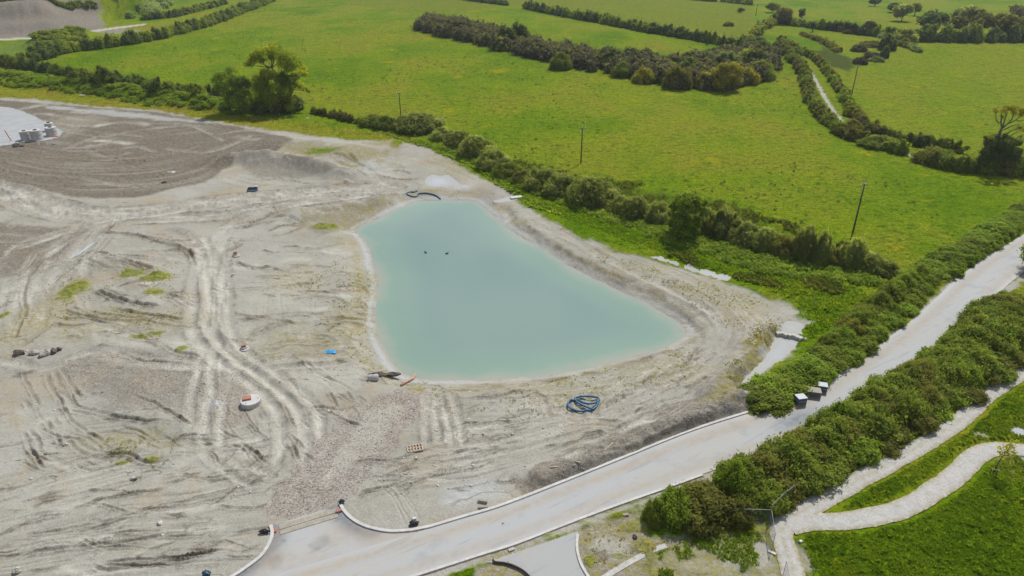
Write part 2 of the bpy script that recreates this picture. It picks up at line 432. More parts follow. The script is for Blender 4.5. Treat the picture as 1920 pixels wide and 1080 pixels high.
M['oldwood'] = simple('tarred_timber', (.07, .055, .04), .85, .3, 8)
M['pole'] = simple('pole_timber', (.075, .06, .048), .85, .25, 5)
M['steel'] = simple('galvanised_steel', (.11, .125, .14), .45, .15, 8, .5, .2)
M['glass'] = simple('insulator_ceramic', (.75, .75, .74), .3, .05, 8, .5)
M['hose'] = simple('blue_hose', (.02, .11, .22), .45, .2, 5, .4)
M['blue'] = simple('blue_plastic', (.04, .30, .62), .5, .15, 3, .4)
M['navy'] = simple('dark_blue_plastic', (.03, .07, .12), .5, .2, 3, .4)
M['black'] = simple('black_plastic', (.018, .020, .024), .55, .25, 4, .4)
M['pipe'] = simple('clay_pipe', (.45, .25, .18), .7, .15, 5)
M['orange'] = simple('orange_plastic', (.55, .11, .05), .6, .15, 4)
M['white'] = simple('white_stone', (.52, .51, .49), .8, .12, 5)
M['wrap'] = simple('shrink_wrap', (.34, .38, .42), .35, .1, 5, .5)
M['block'] = simple('grey_blocks', (.12, .14, .17), .8, .2, 7)
M['rock'] = simple('rock_grey', (.36, .335, .30), .9, .3, 4, bump=.5)
M['darkrock'] = simple('rock_dark', (.12, .105, .09), .9, .35, 4, bump=.5)
M['stonewall'] = simple('pale_stone', (.44, .425, .385), .85, .25, 4, bump=.5)
M['sandstone'] = simple('sandy_slabs', (.30, .275, .22), .85, .25, 7)
M['duck'] = simple('duck_plumage', (.045, .032, .022), .7, .3, 20)
M['bill'] = simple('duck_bill', (.35, .25, .05), .5, .1, 20)

def road_material(name, base, warm, dark, rot=0.55):
    t = NT(name)
    st = t.map((1, 1, 1), (0, 0, -rot)); s2 = t.n('ShaderNodeMapping'); s2.inputs['Scale'].default_value = (.10, 1.0, 1); t.l(st, s2.inputs[0])
    a = t.noise(.5, 5, .6, s2.outputs[0]); b = t.noise(.22, 5, .65); c = t.noise(1.3, 5, .7); d = t.noise(14, 3, .7)
    col = t.mix(t.rmp(a, .48, .72, 0, .6), base, warm)
    col = t.mix(t.rmp(b, .56, .70, 0, .55), col, dark)
    col = t.mix(t.rmp(c, .60, .75, 0, .45), col, warm)
    tm = t.noise(1.6, 3, .6, s2.outputs[0]); col = t.mix(t.rmp(tm, .58, .66, 0, .45), col, dark)
    col = t.mix(t.rmp(t.noise(.35, 4, .7), .60, .68, 0, .5), col, (.38, .335, .26))
    lat = t.attr('lat')
    col = t.mix(t.math('MULTIPLY', lat, t.rmp(c, .3, .6, .3, 1)), col, (.45, .44, .41))
    dk = t.attr('stain')
    col = t.mix(t.math('MULTIPLY', dk, t.rmp(c, .3, .62, .45, 1)), col, (.10, .115, .14))
    bn = t.attr('mud')
    col = t.mix(t.math('MULTIPLY', bn, t.rmp(c, .35, .6, .2, .9)), col, (.34, .28, .20))
    col = t.mix(1.0, col, t.rmp(d, .3, .7, .9, 1.1), 'MULTIPLY')
    t.bsdf(col, .85, .25, t.bump(d, .25, .02)); return t.m
M['road'] = road_material('road_surface', (.352, .362, .362), (.375, .352, .30), (.235, .248, .258))
M['apron'] = road_material('apron_surface', (.325, .33, .325), (.36, .345, .31), (.24, .255, .265))
def path_material():
    t = NT('gravel_path'); n = t.noise(1.2, 5, .7); d = t.vor(9, out='Color'); e = t.attr('edge')
    col = t.mix(t.rmp(n, .35, .65), (.36, .35, .325), (.42, .415, .395))
    col = t.mix(1.0, col, t.rmp(t.sep(d)[0], 0, 1, .85, 1.12), 'MULTIPLY')
    ed = t.math('MULTIPLY', e, t.rmp(t.noise(2.2, 4, .7), .40, .54), None, True)
    col = t.mix(t.rmp(t.noise(.7, 5, .7), .55, .68, 0, .6), col, (.30, .28, .22))
    col = t.mix(ed, col, (.26, .22, .09))
    t.bsdf(col, .9, .2, t.bump(t.noise(8, 4, .7), .5, .05)); return t.m
M['path'] = path_material()
def slab_material():
    t = NT('hardstanding'); n = t.noise(.3, 5, .6); m = t.noise(2, 4, .7)
    w = t.n('ShaderNodeTexWave', wave_type='RINGS', rings_direction='Z'); w.inputs['Scale'].default_value = .09; w.inputs['Distortion'].default_value = 3; w.inputs['Detail'].default_value = 2
    mp = t.n('ShaderNodeMapping'); mp.inputs['Location'].default_value = (190, -250, 0); t.l(t.co, mp.inputs[0]); t.l(mp.outputs[0], w.inputs[0])
    col = t.mix(t.rmp(n, .35, .65), (.29, .31, .315), (.34, .355, .36))
    col = t.mix(t.rmp(w.outputs[1], .82, .96, 0, .25), col, (.46, .46, .45))
    col = t.mix(1.0, col, t.rmp(m, .3, .7, .9, 1.1), 'MULTIPLY')
    t.bsdf(col, .85, .25, t.bump(m, .3, .05)); return t.m
M['slab'] = slab_material()
def water_material(name, deep, mid, shallow, rough=.04, bs=.14):
    t = NT(name); s = t.attr('shore')
    n = t.noise(.12, 4, .6)
    sh = t.math('ADD', s, t.math('MULTIPLY', t.math('SUBTRACT', n, .5), 6.0))
    col = t.mix(t.rmp(sh, 2.0, 9.0), mid, deep); col = t.mix(t.rmp(sh, 0.2, 2.6, 1, 0), col, shallow)
    rp = t.noise(1.3, 4, .6, t.map((1, 2.2, 1)))
    p = t.bsdf(col, rough, .5, t.bump(rp, bs, .04)); p.inputs['IOR'].default_value = 1.33; p.inputs['Specular IOR Level'].default_value = .8
    return t.m
M['pond'] = water_material('pond_water', (.172, .252, .222), (.198, .290, .232), (.285, .305, .25), .05)
M['puddle'] = water_material('puddle_water', (.39, .43, .455), (.39, .425, .445), (.36, .355, .33), .04, .01)

# ------------------------------------------------------------------ ground sheet
def y_of(py): return float(Uf([(960, py)])[0, 1])
rowsY = [6, 12, 18, 23, 27, 30]+[y_of(p) for p in np.arange(1150, 420, -1.3)]+[y_of(p) for p in np.arange(420, 60, -1.7)]+[y_of(p) for p in np.arange(60, -45, -1.4)]
rowsY += [1300, 1800, 2600, 4000]
rowsY = np.array(sorted(set(rowsY)))
tc = np.concatenate([[-1900, -1400, -1000, -700, -450, -300, -200], np.arange(-100, 2021, 1.75), [2120, 2220, 2370, 2620, 2920, 3320, 3820]])
tcol = (tc-960)/F
ZR = rowsY*cs+H*sn
GX = tcol[None, :]*ZR[:, None]; GY = np.repeat(rowsY[:, None], len(tcol), 1)
GZ = hm(GX.ravel(), GY.ravel()).reshape(GX.shape)
dh = np.zeros_like(GX)                       # ruts and clods
ch = {k: np.zeros_like(GX) for k in ('gr', 'tone', 'rush', 'pale', 'brown', 'pink', 'silt', 'moss')}
def block(P, m):
    x0, y0 = P.min(0)-m; x1, y1 = P.max(0)+m
    i0 = max(0, np.searchsorted(rowsY, y0)-1); i1 = min(len(rowsY), np.searchsorted(rowsY, y1)+1)
    if i1 <= i0: return None
    z0, z1 = ZR[i0], ZR[i1-1]
    ta = min(x0/z0, x0/z1); tb = max(x1/z0, x1/z1)
    j0 = max(0, np.searchsorted(tcol, ta)-1); j1 = min(len(tcol), np.searchsorted(tcol, tb)+1)
    if j1 <= j0: return None
    return (slice(i0, i1), slice(j0, j1))
def area(pts, vals, soft=.5, nz=.8, nf=.5, seed=1, flat=None, world=None):
    P = UT(pts) if world is None else world
    s = block(P, soft+nz*2)
    if s is None: return
    x, y = GX[s], GY[s]
    d = sdf(x, y, P)+nz*fbm(x*nf, y*nf, seed, 4)*1.6
    m = 1-sst(-soft, soft, d)
    for k, v in vals.items(): ch[k][s] = ch[k][s]*(1-m)+v*m
def blob(px, py, rx, ry, vals, soft=.45, nz=1.3, nf=.6, seed=2):
    P = UT([(px, py)])[0]; q, dep = ppm((P[0], P[1], float(hbase(P[0:1], P[1:2])[0]))); a = rx/q; b = ry/q/math.sin(dep)
    s = block(np.array([P-[a*1.5, b*1.5], P+[a*1.5, b*1.5]]), 1)
    if s is None: return
    x, y = GX[s], GY[s]
    d = np.hypot((x-P[0])/a, (y-P[1])/b)+.38*nz*fbm(x*nf, y*nf, seed+int(px), 4)
    m = 1-sst(1-soft, 1+soft*.4, d)
    for k, v in vals.items(): ch[k][s] = ch[k][s]*(1-m)+v*m
def dist_block(pts, marg, n=5, world=None):
    P = smooth(UT(pts) if world is None else world, n); s = block(P, marg)
    if s is None: return None
    x, y = GX[s], GY[s]; best = np.full(x.shape, 1e9); side = np.zeros(x.shape); U = np.zeros(x.shape); L = 0
    ry = rowsY[s[0]]; zz = ZR[s[0]]; tt = tcol[s[1]]
    for i in range(len(P)-1):
        a, b = P[i], P[i+1]; dd = b-a; l = math.hypot(*dd)
        if l < 1e-6: continue
        lo = np.minimum(a, b)-marg; hi = np.maximum(a, b)+marg
        i0, i1 = np.searchsorted(ry, lo[1]), np.searchsorted(ry, hi[1])
        if i1 > i0:
            za, zb = zz[i0], zz[i1-1]
            j0 = np.searchsorted(tt, min(lo[0]/za, lo[0]/zb)); j1 = np.searchsorted(tt, max(hi[0]/za, hi[0]/zb))
            if j1 > j0:
                w = (slice(i0, i1), slice(j0, j1)); rx = x[w]-a[0]; ryy = y[w]-a[1]
                t = np.clip((rx*dd[0]+ryy*dd[1])/(l*l), 0, 1); q = np.hypot(rx-t*dd[0], ryy-t*dd[1]); m = q < best[w]
                best[w] = np.where(m, q, best[w]); side[w] = np.where(m, np.sign(dd[0]*ryy-dd[1]*rx), side[w]); U[w] = np.where(m, L+t*l, U[w])
        L += l
    return s, best, side, U, L
def stroke(pts, offs=(-.95, .95), w=.32, depth=.10, berm=.07, pale=.5, brown=0, wob=.35, seed=0, fade=3.0, patch=.6):
    offs = list(offs); r = dist_block(pts, max(abs(o) for o in offs)+9*w+wob)
    if r is None: return
    s, d, sd, u, L = r
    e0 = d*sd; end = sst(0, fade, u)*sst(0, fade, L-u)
    x, y = GX[s], GY[s]; w = w*np.clip(y/42, 1, 5)**.9
    for k, o in enumerate(offs):
        e = np.abs(e0-o-wob*noise(u/7, u*0+k*3.1, seed+k)-.12*noise(u/1.3, u*0+k, seed+k+50))
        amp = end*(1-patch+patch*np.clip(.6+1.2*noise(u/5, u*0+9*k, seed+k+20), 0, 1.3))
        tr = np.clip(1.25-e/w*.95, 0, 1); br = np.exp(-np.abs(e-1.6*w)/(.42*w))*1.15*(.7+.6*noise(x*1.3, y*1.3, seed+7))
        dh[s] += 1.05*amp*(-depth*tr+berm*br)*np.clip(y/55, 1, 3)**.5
        if brown: ch['brown'][s] = np.maximum(ch['brown'][s], np.clip(brown*amp*tr, 0, 1))  # damp soil tint in the trench, also paints in the clod ridge's shadow
        ch['pale'][s] = np.maximum(ch['pale'][s], np.clip(pale*tr*amp*(.55+.9*np.clip(fbm(x*.45, y*.45, seed+77, 3)+.3, 0, 1)), 0, 1))
        if brown: ch['brown'][s] = np.maximum(ch['brown'][s], np.clip(brown*br*amp, 0, 1))
def comb(pts, W, freq=2.2, amp=.05, pale=.3, brown=.35, seed=0, along=.10):
    r = dist_block(pts, W+1)
    if r is None: return
    s, d, sd, u, L = r
    e = d*sd; fade = sst(W, W*.6, d) if False else (1-sst(W*.6, W, d))
    fade = fade*sst(0, 2.5, u)*sst(0, 2.5, L-u)
    w = .8*fbm(u*.12, e*.2, seed+3, 2)
    n = noise((e+w)*freq, u*along, seed)*.6+noise((e+w)*freq*2.3, u*along*1.6, seed+1)*.4
    gate = np.clip(.55+1.3*fbm(u*.09, e*.25, seed+8, 2), .1, 1.3)
    dh[s] += amp*n*fade*gate*1.5
    ch['pale'][s] = np.maximum(ch['pale'][s], np.clip((n-.05)*1.6, 0, 1)*pale*fade*gate)
    ch['brown'][s] = np.maximum(ch['brown'][s], np.clip((-n-.15)*1.8, 0, 1)*brown*fade*gate)

near = 1-sst(150, 330, GY)
ch['gr'][:] = 1.0
ch['tone'][:] = .64+.55*fbm(GX/24, GY/34, 61, 5)
# dry verge strip between dirt and hedge
area([(-250,140),(0,158),(150,178),(300,196),(420,214),(520,222),(600,235),(680,245),(760,252),(800,285),(700,270),(420,235),(150,205),(0,190),(-250,170)], {'tone': .12}, 1.5, 1.5, .25)
# field across the lane, lighter
area([(1530,60),(1920,80),(2200,90),(2200,400),(1900,330),(1700,270),(1620,230),(1600,150)], {'tone': .55}, 2, 2, .1)
# rough grass between dirt and stream hedge
area([(800,262),(900,300),(1000,350),(1150,410),(1300,450),(1500,500),(1680,520),(1560,640),(1500,640),(1490,575),(1380,530),(1200,480),(1060,430),(950,358),(850,300)], {'tone': .85}, 2, 2, .3)
area([(980,305),(1100,335),(1230,355),(1330,372),(1400,420),(1330,430),(1200,395),(1060,355),(970,330)], {'tone': .9, 'rush': .45}, 3, 4, .2)
area([(1380,405),(1470,420),(1520,440),(1530,470),(1440,450)], {'rush': .35, 'tone': .85}, 3, 3, .2)
area([(1515,98),(1545,90),(1570,98),(1600,118),(1590,135),(1560,125),(1540,118)], {'rush': 1.0, 'tone': .9}, 2, 3, .15)
# the building site: bare ground
SITE = [(-600,150),(-300,160),(0,184),(60,186),(150,197),(300,208),(420,231),(500,243),(570,252),(640,263),(700,264),(752,264),(800,277),(850,302),(900,332),(950,360),(1000,397),(1060,432),(1130,462),(1200,484),(1280,504),(1380,536),(1440,556),(1490,580),(1508,602),(1502,640),(1450,690),(1412,720),(1440,770),(1300,815),(1000,950),(640,1120),(300,1300),(-900,1300)]
area(SITE, {'gr': 0, 'rush': 0}, .7, 1.1, .45)
area([(1440,775),(1480,752),(1560,710),(1640,655),(1720,590),(1790,520),(1850,480),(1925,436),(1990,430),(1920,470),(1850,520),(1760,610),(1640,700),(1500,790)], {'gr': 0, 'silt': .45, 'pale': .7}, .4, .5, .6)
area([(880,1060),(1000,1020),(1200,950),(1215,1000),(1290,1012),(1262,1045),(1225,1100),(880,1180)], {'gr': 0, 'brown': .42, 'moss': .75, 'pink': .15}, .6, 1.0, .6)
blob(1150, 1025, 40, 22, {'brown': .05, 'moss': .1, 'pink': 0}); blob(1120, 1045, 26, 12, {'brown': .7}); blob(1190, 990, 24, 10, {'gr': .6, 'tone': .3}); blob(1160, 1042, 18, 6, {'gr': .7, 'tone': .3}); blob(1105, 1052, 10, 9, {'gr': .8, 'tone': .4}); blob(1215, 1025, 30, 12, {'gr': .4, 'tone': .1, 'brown': .6})
area([(1225,1035),(1290,1008),(1340,1000),(1430,1005),(1450,1040),(1470,1120),(1230,1120)], {'tone': .3, 'gr': .7}, .8, 1.5, .5)
area([(1255,1030),(1300,1020),(1330,1040),(1380,1060),(1440,1065),(1450,1110),(1255,1110)], {'gr': .25, 'brown': .3, 'moss': .7}, .8, 2.2, .5)
area(None, {'gr': 0, 'pale': .2, 'brown': .2}, .4, .6, .6, world=np.vstack([LO[3:], (LO+NR*1.3)[3:][::-1]]))
blob(1330, 1062, 60, 14, {'gr': .15, 'brown': .1}); blob(1430, 1030, 16, 12, {'gr': 0}); blob(1440, 1060, 18, 20, {'gr': 0})
blob(1505, 1045, 16, 34, {'gr': .1, 'moss': .5, 'pink': .3})
# bottom right meadow
area([(1500,1000),(1600,985),(1690,965),(1760,930),(1810,890),(1850,860),(1990,850),(2200,1200),(1530,1200)], {'tone': .86}, .6, .8, .5)
blob(1905, 875, 42, 32, {'tone': .18, 'gr': .85}); blob(1890, 800, 55, 22, {'tone': .2}); blob(1840, 815, 20, 8, {'gr': .3})
blob(1915, 810, 20, 8, {'gr': 0, 'silt': .8}); blob(1915, 855, 10, 14, {'gr': 0, 'silt': .6})
area([(1530,955),(1650,900),(1745,852),(1800,815),(1850,840),(1790,890),(1700,945),(1600,970)], {'tone': .6}, .5, .8, .5)
# brown tilled soil upper left
area([(-400,180),(0,188),(150,199),(300,211),(420,233),(540,257),(553,268),(525,285),(470,298),(418,318),(385,342),(330,352),(250,372),(150,370),(60,352),(0,338),(-400,300)], {'brown': .9}, .8, .8, .3)
area([(-300,410),(0,418),(90,428),(165,430),(150,462),(90,500),(30,530),(0,500),(-300,520)], {'brown': .7}, 1.5, 2.0, .25)
area([(60,196),(200,206),(400,230),(300,225),(150,212)], {'brown': .15, 'silt': .3}, 1.5, 1.5, .3)
blob(130, 232, 60, 14, {'brown': .55, 'pink': .35, 'moss': .15}); blob(115, 250, 40, 8, {'brown': .6})
blob(60, 268, 46, 7, {'brown': .95}, nz=.6)
# quarry face
area([(-300,75),(0,72),(100,66),(185,56),(196,46),(190,14),(120,8),(50,8),(0,12),(-300,10)], {'gr': 0, 'brown': .75, 'pink': .12, 'pale': 0}, 2, 3, .1)
area([(-200,78),(0,76),(80,73),(180,60),(225,53.5),(275,47),(275,44.5),(220,50),(180,56),(80,69),(0,72.5),(-200,75)], {'gr': 0, 'pale': .7, 'brown': 0, 'pink': 0}, 1, 1, .2)
blob(215, 60, 50, 4, {'gr': 0, 'brown': .6})
for p in [(15, 95, 60, 14), (90, 80, 40, 12), (30, 110, 40, 6)]: blob(*p, {'tone': .8, 'gr': .9})
area([(180,55),(300,45),(420,15),(500,-6),(520,0),(430,28),(330,60),(260,74)], {'tone': .25}, 3, 3, .1)
# far pale, rough pasture
area([(640,0),(665,10),(760,25),(860,24),(900,18),(985,12),(1100,34),(1300,70),(1400,80),(1420,40),(1400,-30),(640,-30)], {'tone': .5, 'rush': .22}, 4, 5, .06)
# gravel ramp
area([(788,724),(802,735),(775,785),(752,822),(702,882),(662,930),(640,948),(600,962),(510,985),(503,962),(528,905),(556,866),(615,806),(690,752),(750,724)], {'pink': .8, 'brown': .12}, .5, .9, .8)
for p in [(700, 800, 30, 45), (650, 860, 22, 30), (735, 770, 22, 16)]: blob(*p, {'pink': .35, 'pale': .35}, nz=1.6)
# stony mound, damp and dark
area([(100,680),(200,665),(330,665),(395,690),(470,715),(455,790),(380,805),(260,775),(150,735)], {'brown': .34, 'pink': .18}, 1.2, 1.6, .5)
area([(1440,738),(1445,765),(1300,812),(1120,884),(985,938),(960,905),(1070,852),(1220,792),(1265,752),(1350,732)], {'brown': .6, 'pale': 0, 'pink': .1}, .5, 1.3, .7)
area([(1470,605),(1440,612),(1410,640),(1370,690),(1340,740),(1310,765),(1350,770),(1400,720),(1410,690),(1460,640)], {'moss': .95, 'brown': .5}, .8, 1.4, .6)
area([(430,300),(540,295),(620,312),(650,332),(560,334),(480,330)], {'brown': .5}, 1.0, 1.0, .5)
area([(560,400),(620,395),(700,385),(740,372),(700,398),(660,425),(600,436),(560,425)], {'brown': .35, 'moss': .5, 'pink': .2}, 1.0, 1.2, .5)
for p in [(600, 287, 40, 7), (745, 270, 14, 12), (680, 290, 60, 12), (720, 268, 40, 6), (570, 282, 50, 10), (690, 310, 70, 12)]: blob(*p, {'moss': .8, 'brown': .2})
blob(605, 286, 34, 5, {'gr': .9, 'tone': .7}); blob(745, 268, 12, 9, {'gr': .9, 'tone': .6}); blob(612, 425, 26, 7, {'gr': .8, 'tone': .5})
for p in [(135, 545, 30, 22), (250, 512, 26, 8), (295, 520, 45, 8), (290, 548, 24, 10), (265, 632, 26, 5), (290, 625, 20, 5), (345, 660, 14, 10), (285, 865, 22, 8), (10, 590, 10, 6), (230, 868, 16, 5)]:
    blob(*p, {'moss': 1.0}, nz=1.6)
    blob(p[0], p[1], p[2]*.7, p[3]*.7, {'gr': .75, 'tone': .42}, nz=2.0)
for p in [(560, 525, 60, 30), (650, 600, 50, 60), (680, 560, 20, 80), (600, 640, 60, 30), (300, 600, 120, 20), (200, 590, 100, 14), (520, 640, 60, 40), (240, 830, 110, 24), (60, 600, 60, 60), (1230, 690, 120, 30), (1060, 740, 90, 20), (1000, 720, 200, 12), (1400, 570, 70, 26), (1330, 540, 70, 20), (1230, 500, 90, 14), (1150, 470, 60, 12), (860, 310, 60, 30), (640, 450, 40, 16), (150, 620, 60, 20)]:
    blob(*p, {'moss': .55}, nz=1.8, soft=.8)
for p in [(420, 640, 70, 40), (360, 860, 60, 20), (540, 540, 70, 60), (470, 260+140, 60, 12), (1010, 760, 80, 20), (1280, 620, 40, 30), (610, 710, 70, 40)]: blob(*p, {'pale': .45}, nz=1.5, soft=.9)
for p in [(885, 920, 50, 18), (850, 940, 30, 9), (930, 905, 25, 8), (405, 757, 18, 7), (700, 312, 50, 12), (860, 350, 30, 8), (1478, 615, 26, 9), (1400, 740, 14, 20), (1230, 480, 16, 4), ]: blob(*p, {'silt': .6, 'brown': 0, 'moss': 0}, nz=2.2, soft=1.2)
# pond rim: silt line on the west and south, dark wet gravel on the east
s = block(POND, 16); x, y = GX[s], GY[s]; d = sdf(x, y, POND)+.25*fbm(x*.9, y*.9, 44, 3)
west = 1-sst(-8, 4, x-(y-75)*.12)
rim = np.exp(-((d-.35)/.45)**2)*(.35+.65*west)
ch['silt'][s] = np.maximum(ch['silt'][s], rim*.6)
dk = np.exp(-((d-1.9)/1.0)**2)*(1-west)*np.clip(.7+noise(x*.6, y*.6, 4), 0, 1.1)
ch['brown'][s] = np.maximum(ch['brown'][s], dk*.75); ch['moss'][s] = np.maximum(ch['moss'][s], dk*.35)
ms = np.exp(-((d-2.6)/1.2)**2)*west*np.clip(.3+1.3*fbm(x*.5, y*.5, 14, 3), 0, 1)
ch['moss'][s] = np.maximum(ch['moss'][s], ms*1.2)
ang = np.arctan2(y-POND[:, 1].mean(), x-POND[:, 0].mean())*26
rg = sst(2.5, 4, d)*(1-sst(10, 14, d))*(1-west)*(1-ch['gr'][s])
n = noise((d+.5*noise(ang*.2, d*0, 3))*2.0, ang*.09, 91)*.6+noise(d*4.6, ang*.14, 92)*.4
dh[s] += .07*n*rg; ch['pale'][s] = np.maximum(ch['pale'][s], np.clip(n*1.5, 0, 1)*.55*rg); ch['brown'][s] = np.maximum(ch['brown'][s], np.clip(-n*1.5-.2, 0, 1)*.35*rg)

# wheel tracks and scrapes
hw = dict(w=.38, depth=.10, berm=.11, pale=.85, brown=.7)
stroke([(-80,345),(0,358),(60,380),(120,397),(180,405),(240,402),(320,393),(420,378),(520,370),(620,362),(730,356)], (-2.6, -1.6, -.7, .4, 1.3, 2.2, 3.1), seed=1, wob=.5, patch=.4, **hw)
comb([(-80,345),(60,378),(180,403),(320,393),(520,370),(720,358)], 4.5, 1.6, .06, .8, .5, 2)
stroke([(700,340),(760,350),(700,365),(600,380),(480,398),(340,410),(250,412)], (-1, 1), seed=3, **hw)
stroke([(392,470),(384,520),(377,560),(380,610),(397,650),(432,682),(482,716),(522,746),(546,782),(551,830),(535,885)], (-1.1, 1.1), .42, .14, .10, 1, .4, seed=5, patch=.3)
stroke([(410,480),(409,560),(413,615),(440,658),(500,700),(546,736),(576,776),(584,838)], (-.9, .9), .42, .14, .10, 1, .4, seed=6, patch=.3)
stroke([(370,440),(395,500),(400,560),(395,630)], (-1, 1), seed=61, pale=.9, depth=.12)
stroke([(440,410),(410,450),(400,500)], (-1, 0, 1), seed=62, pale=.8)
stroke([(360,470),(340,440),(300,430)], (-.5, .5), seed=63, brown=.5)
stroke([(396,640),(382,720),(370,800),(364,850)], (-.95, .95), .35, .12, .08, .9, .4, seed=7)
stroke([(430,680),(405,760),(395,840),(440,880),(510,910)], (-.95, .95), .35, .10, .08, .8, .4, seed=8)
stroke([(-30,668),(90,690),(180,668),(300,690),(400,694),(450,688),(530,672),(600,668),(692,660)], (-.5, .5), .4, .08, .1, .7, .4, seed=9)
stroke([(480,690),(560,681),(630,676),(690,664)], (-.8, .8), .3, .08, .08, .6, .4, seed=10)
stroke([(918,388),(960,426),(1010,462),(1080,502),(1150,532),(1222,560),(1282,592),(1312,626),(1290,662),(1240,702),(1180,742),(1100,782),(1000,812),(900,832),(800,850)], (-2.6, -1.4, -.2, 1, 2.2), .34, .09, .08, .7, .45, seed=11)
stroke([(1000,410),(1060,450),(1150,500),(1230,540),(1300,575),(1342,610),(1346,650),(1310,692),(1250,722)], (-1, 1), .35, .09, .09, .6, .4, seed=12)
stroke([(1350,690),(1290,720),(1220,750),(1130,790)], (-2, -1, 0, 1, 2), .3, .08, .07, .6, .4, seed=121)
stroke([(802,735),(808,790),(812,838)], (-.5, .5), .34, .14, .12, 1, .6, seed=13, patch=.2, fade=1)
stroke([(832,735),(846,790),(857,842)], (-.6, .6), .34, .14, .12, 1, .6, seed=14, patch=.2, fade=1)
for k in range(5): stroke([(1012+22*k, 738), (1024+21*k, 760), (1034+20*k, 786)], (0,), .38, .16, .12, .7, .5, seed=130+k, patch=.2, fade=.8, wob=.1)
for q, pts in enumerate([[(760,852),(850,857),(950,842),(1060,817),(1160,792)], [(720,895),(800,880),(880,870),(960,852),(1080,830),(1220,790)], [(960,880),(1050,858),(1150,828),(1230,800)], [(780,872),(850,880),(930,868)]]):
    comb(pts, 2.6, 2.4, .09, .45, .75, 140+q)
comb([(640,940),(720,905),(800,895),(900,885)], 3, 1.5, .03, .3, .3, 150)
for k in range(5): stroke([(690+7*k, 885+3*k), (735+7*k, 930), (762+6*k, 985-2*k)], (0,), .1, .05, .04, .3, 0, seed=160+k, patch=.2, fade=.6, wob=.05) if k in (0, 1, 3, 4) else None
for q, (pts, W) in enumerate([([(-40,905),(150,866),(300,845),(420,832),(490,812)], 3.2), ([(-40,960),(130,905),(330,862),(470,850)], 3.0), ([(-60,1010),(200,958),(350,945),(500,905)], 3.2), ([(-60,1045),(200,1008),(420,996),(490,985)], 2.6), ([(-40,1085),(150,1052),(300,1042),(460,1030)], 2.4), ([(-60,1150),(200,1100),(420,1070)], 3.0), ([(-40,830),(120,800),(260,790)], 3.0)]):
    comb(pts, W, 1.7, .10, .35, .75, 170+3*q)
for q, pts in enumerate([[(10,945),(60,938),(130,915)], [(30,1010),(90,1000),(150,985)], [(150,950),(210,930),(320,916)], [(170,990),(240,975),(300,963)], [(220,1012),(320,1000),(420,990)], [(270,960),(360,945),(450,920)], [(260,1046),(340,1038),(440,1022)], [(120,1036),(200,1030),(280,1028)], [(300,905),(400,890),(480,872)], [(350,955),(420,938),(500,925)], [(10,700),(50,704),(90,692)], [(180,1066),(300,1056),(400,1050)]]):
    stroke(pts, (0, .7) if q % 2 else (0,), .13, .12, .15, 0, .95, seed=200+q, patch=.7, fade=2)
for q, pts in enumerate([[(170,478),(220,483),(252,497),(292,510)], [(172,472),(240,484),(310,486)], [(175,546),(212,560),(262,571),(305,577)], [(-10,712),(40,702),(85,688)], [(180,437),(240,440),(320,452),(372,448)], [(310,452),(350,470),(372,500)], [(250,440),(330,462),(360,482)], [(90,605),(130,612),(180,608)], [(100,600),(82,620),(22,660)], [(230,640),(280,650),(330,668),(388,676)], [(215,668),(270,684),(330,690)], [(190,776),(260,790),(340,796)], [(240,745),(290,765),(350,795),(372,800)], [(180,855),(240,850),(280,866),(340,862)], [(110,690),(125,720),(150,752)], [(100,815),(115,845)], [(60,855),(100,870)], [(50,835),(90,880)], [(200,575),(280,590),(350,600)], [(150,590),(240,600),(330,590)], [(620,775),(650,790),(690,800)], [(590,750),(560,735),(530,700)], [(560,760),(640,770),(700,755)], [(600,700),(640,720),(660,740)], [(680,690),(710,700),(740,700)], [(560,545),(620,548),(680,540)], [(590,595),(640,596),(690,590)], [(600,610),(650,608)], [(560,420),(600,405),(650,400)], [(590,440),(640,430)], [(560,395),(640,388),(700,380)], [(600,350),(680,345),(740,352)], [(610,372),(680,366),(740,372)], [(620,290),(680,310),(720,340)], [(650,290),(700,320)], [(520,290),(560,312),(640,320)], [(620,300),(660,318),(690,334)], [(300,390),(390,380),(470,360)], [(450,820),(480,850),(500,880)], [(395,870),(420,850),(440,840)], [(540,820),(560,870)], [(1090,868),(1200,838),(1280,800)], [(150,1010),(260,985)], [(50,520),(45,580),(30,640)], [(400,480),(430,470),(460,455)], [(430,490),(470,500),(520,500)], [(450,540),(520,538),(600,530)], [(440,600),(500,598),(560,610)]]):
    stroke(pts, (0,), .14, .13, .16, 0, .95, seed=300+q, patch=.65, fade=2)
for q, pts in enumerate([[(60,492),(122,452),(182,424),(232,406)], [(20,470),(100,440),(160,425)], [(45,500),(20,560),(10,640)], [(110,480),(80,540),(60,620)], [(160,440),(148,490),(146,530)]]):
    stroke(pts, (-.9, .9), .4, .08, .07, .7, .3, seed=400+q)
for q, pts in enumerate([[(-60,300),(60,325),(180,335),(320,325),(430,290),(530,262)], [(-60,280),(60,300),(180,310),(320,296),(420,268),(520,250)], [(-20,255),(110,282),(220,280),(340,262),(440,245)], [(110,240),(220,255),(320,245),(420,235)], [(60,205),(200,222),(320,225),(420,235)], [(-60,325),(60,345),(200,352),(330,340),(400,318)]]):
    comb(pts, 8, .9, .07, .4, .4, 420+3*q, .05)
comb([(-80,440),(60,450),(150,440),(240,410)], 8, 1.0, .05, .3, .4, 450)
comb([(560,540),(570,620),(620,700)], 8, 1.2, .05, .3, .3, 455)
comb([(200,470),(260,540),(320,620)], 14, .9, .06, .3, .35, 458, .06)
comb([(420,330),(500,345),(640,345),(730,335)], 4, 1.5, .08, .5, .5, 460)
comb([(420,295),(540,292),(640,312),(720,335)], 4, 1.3, .10, .3, .4, 463)
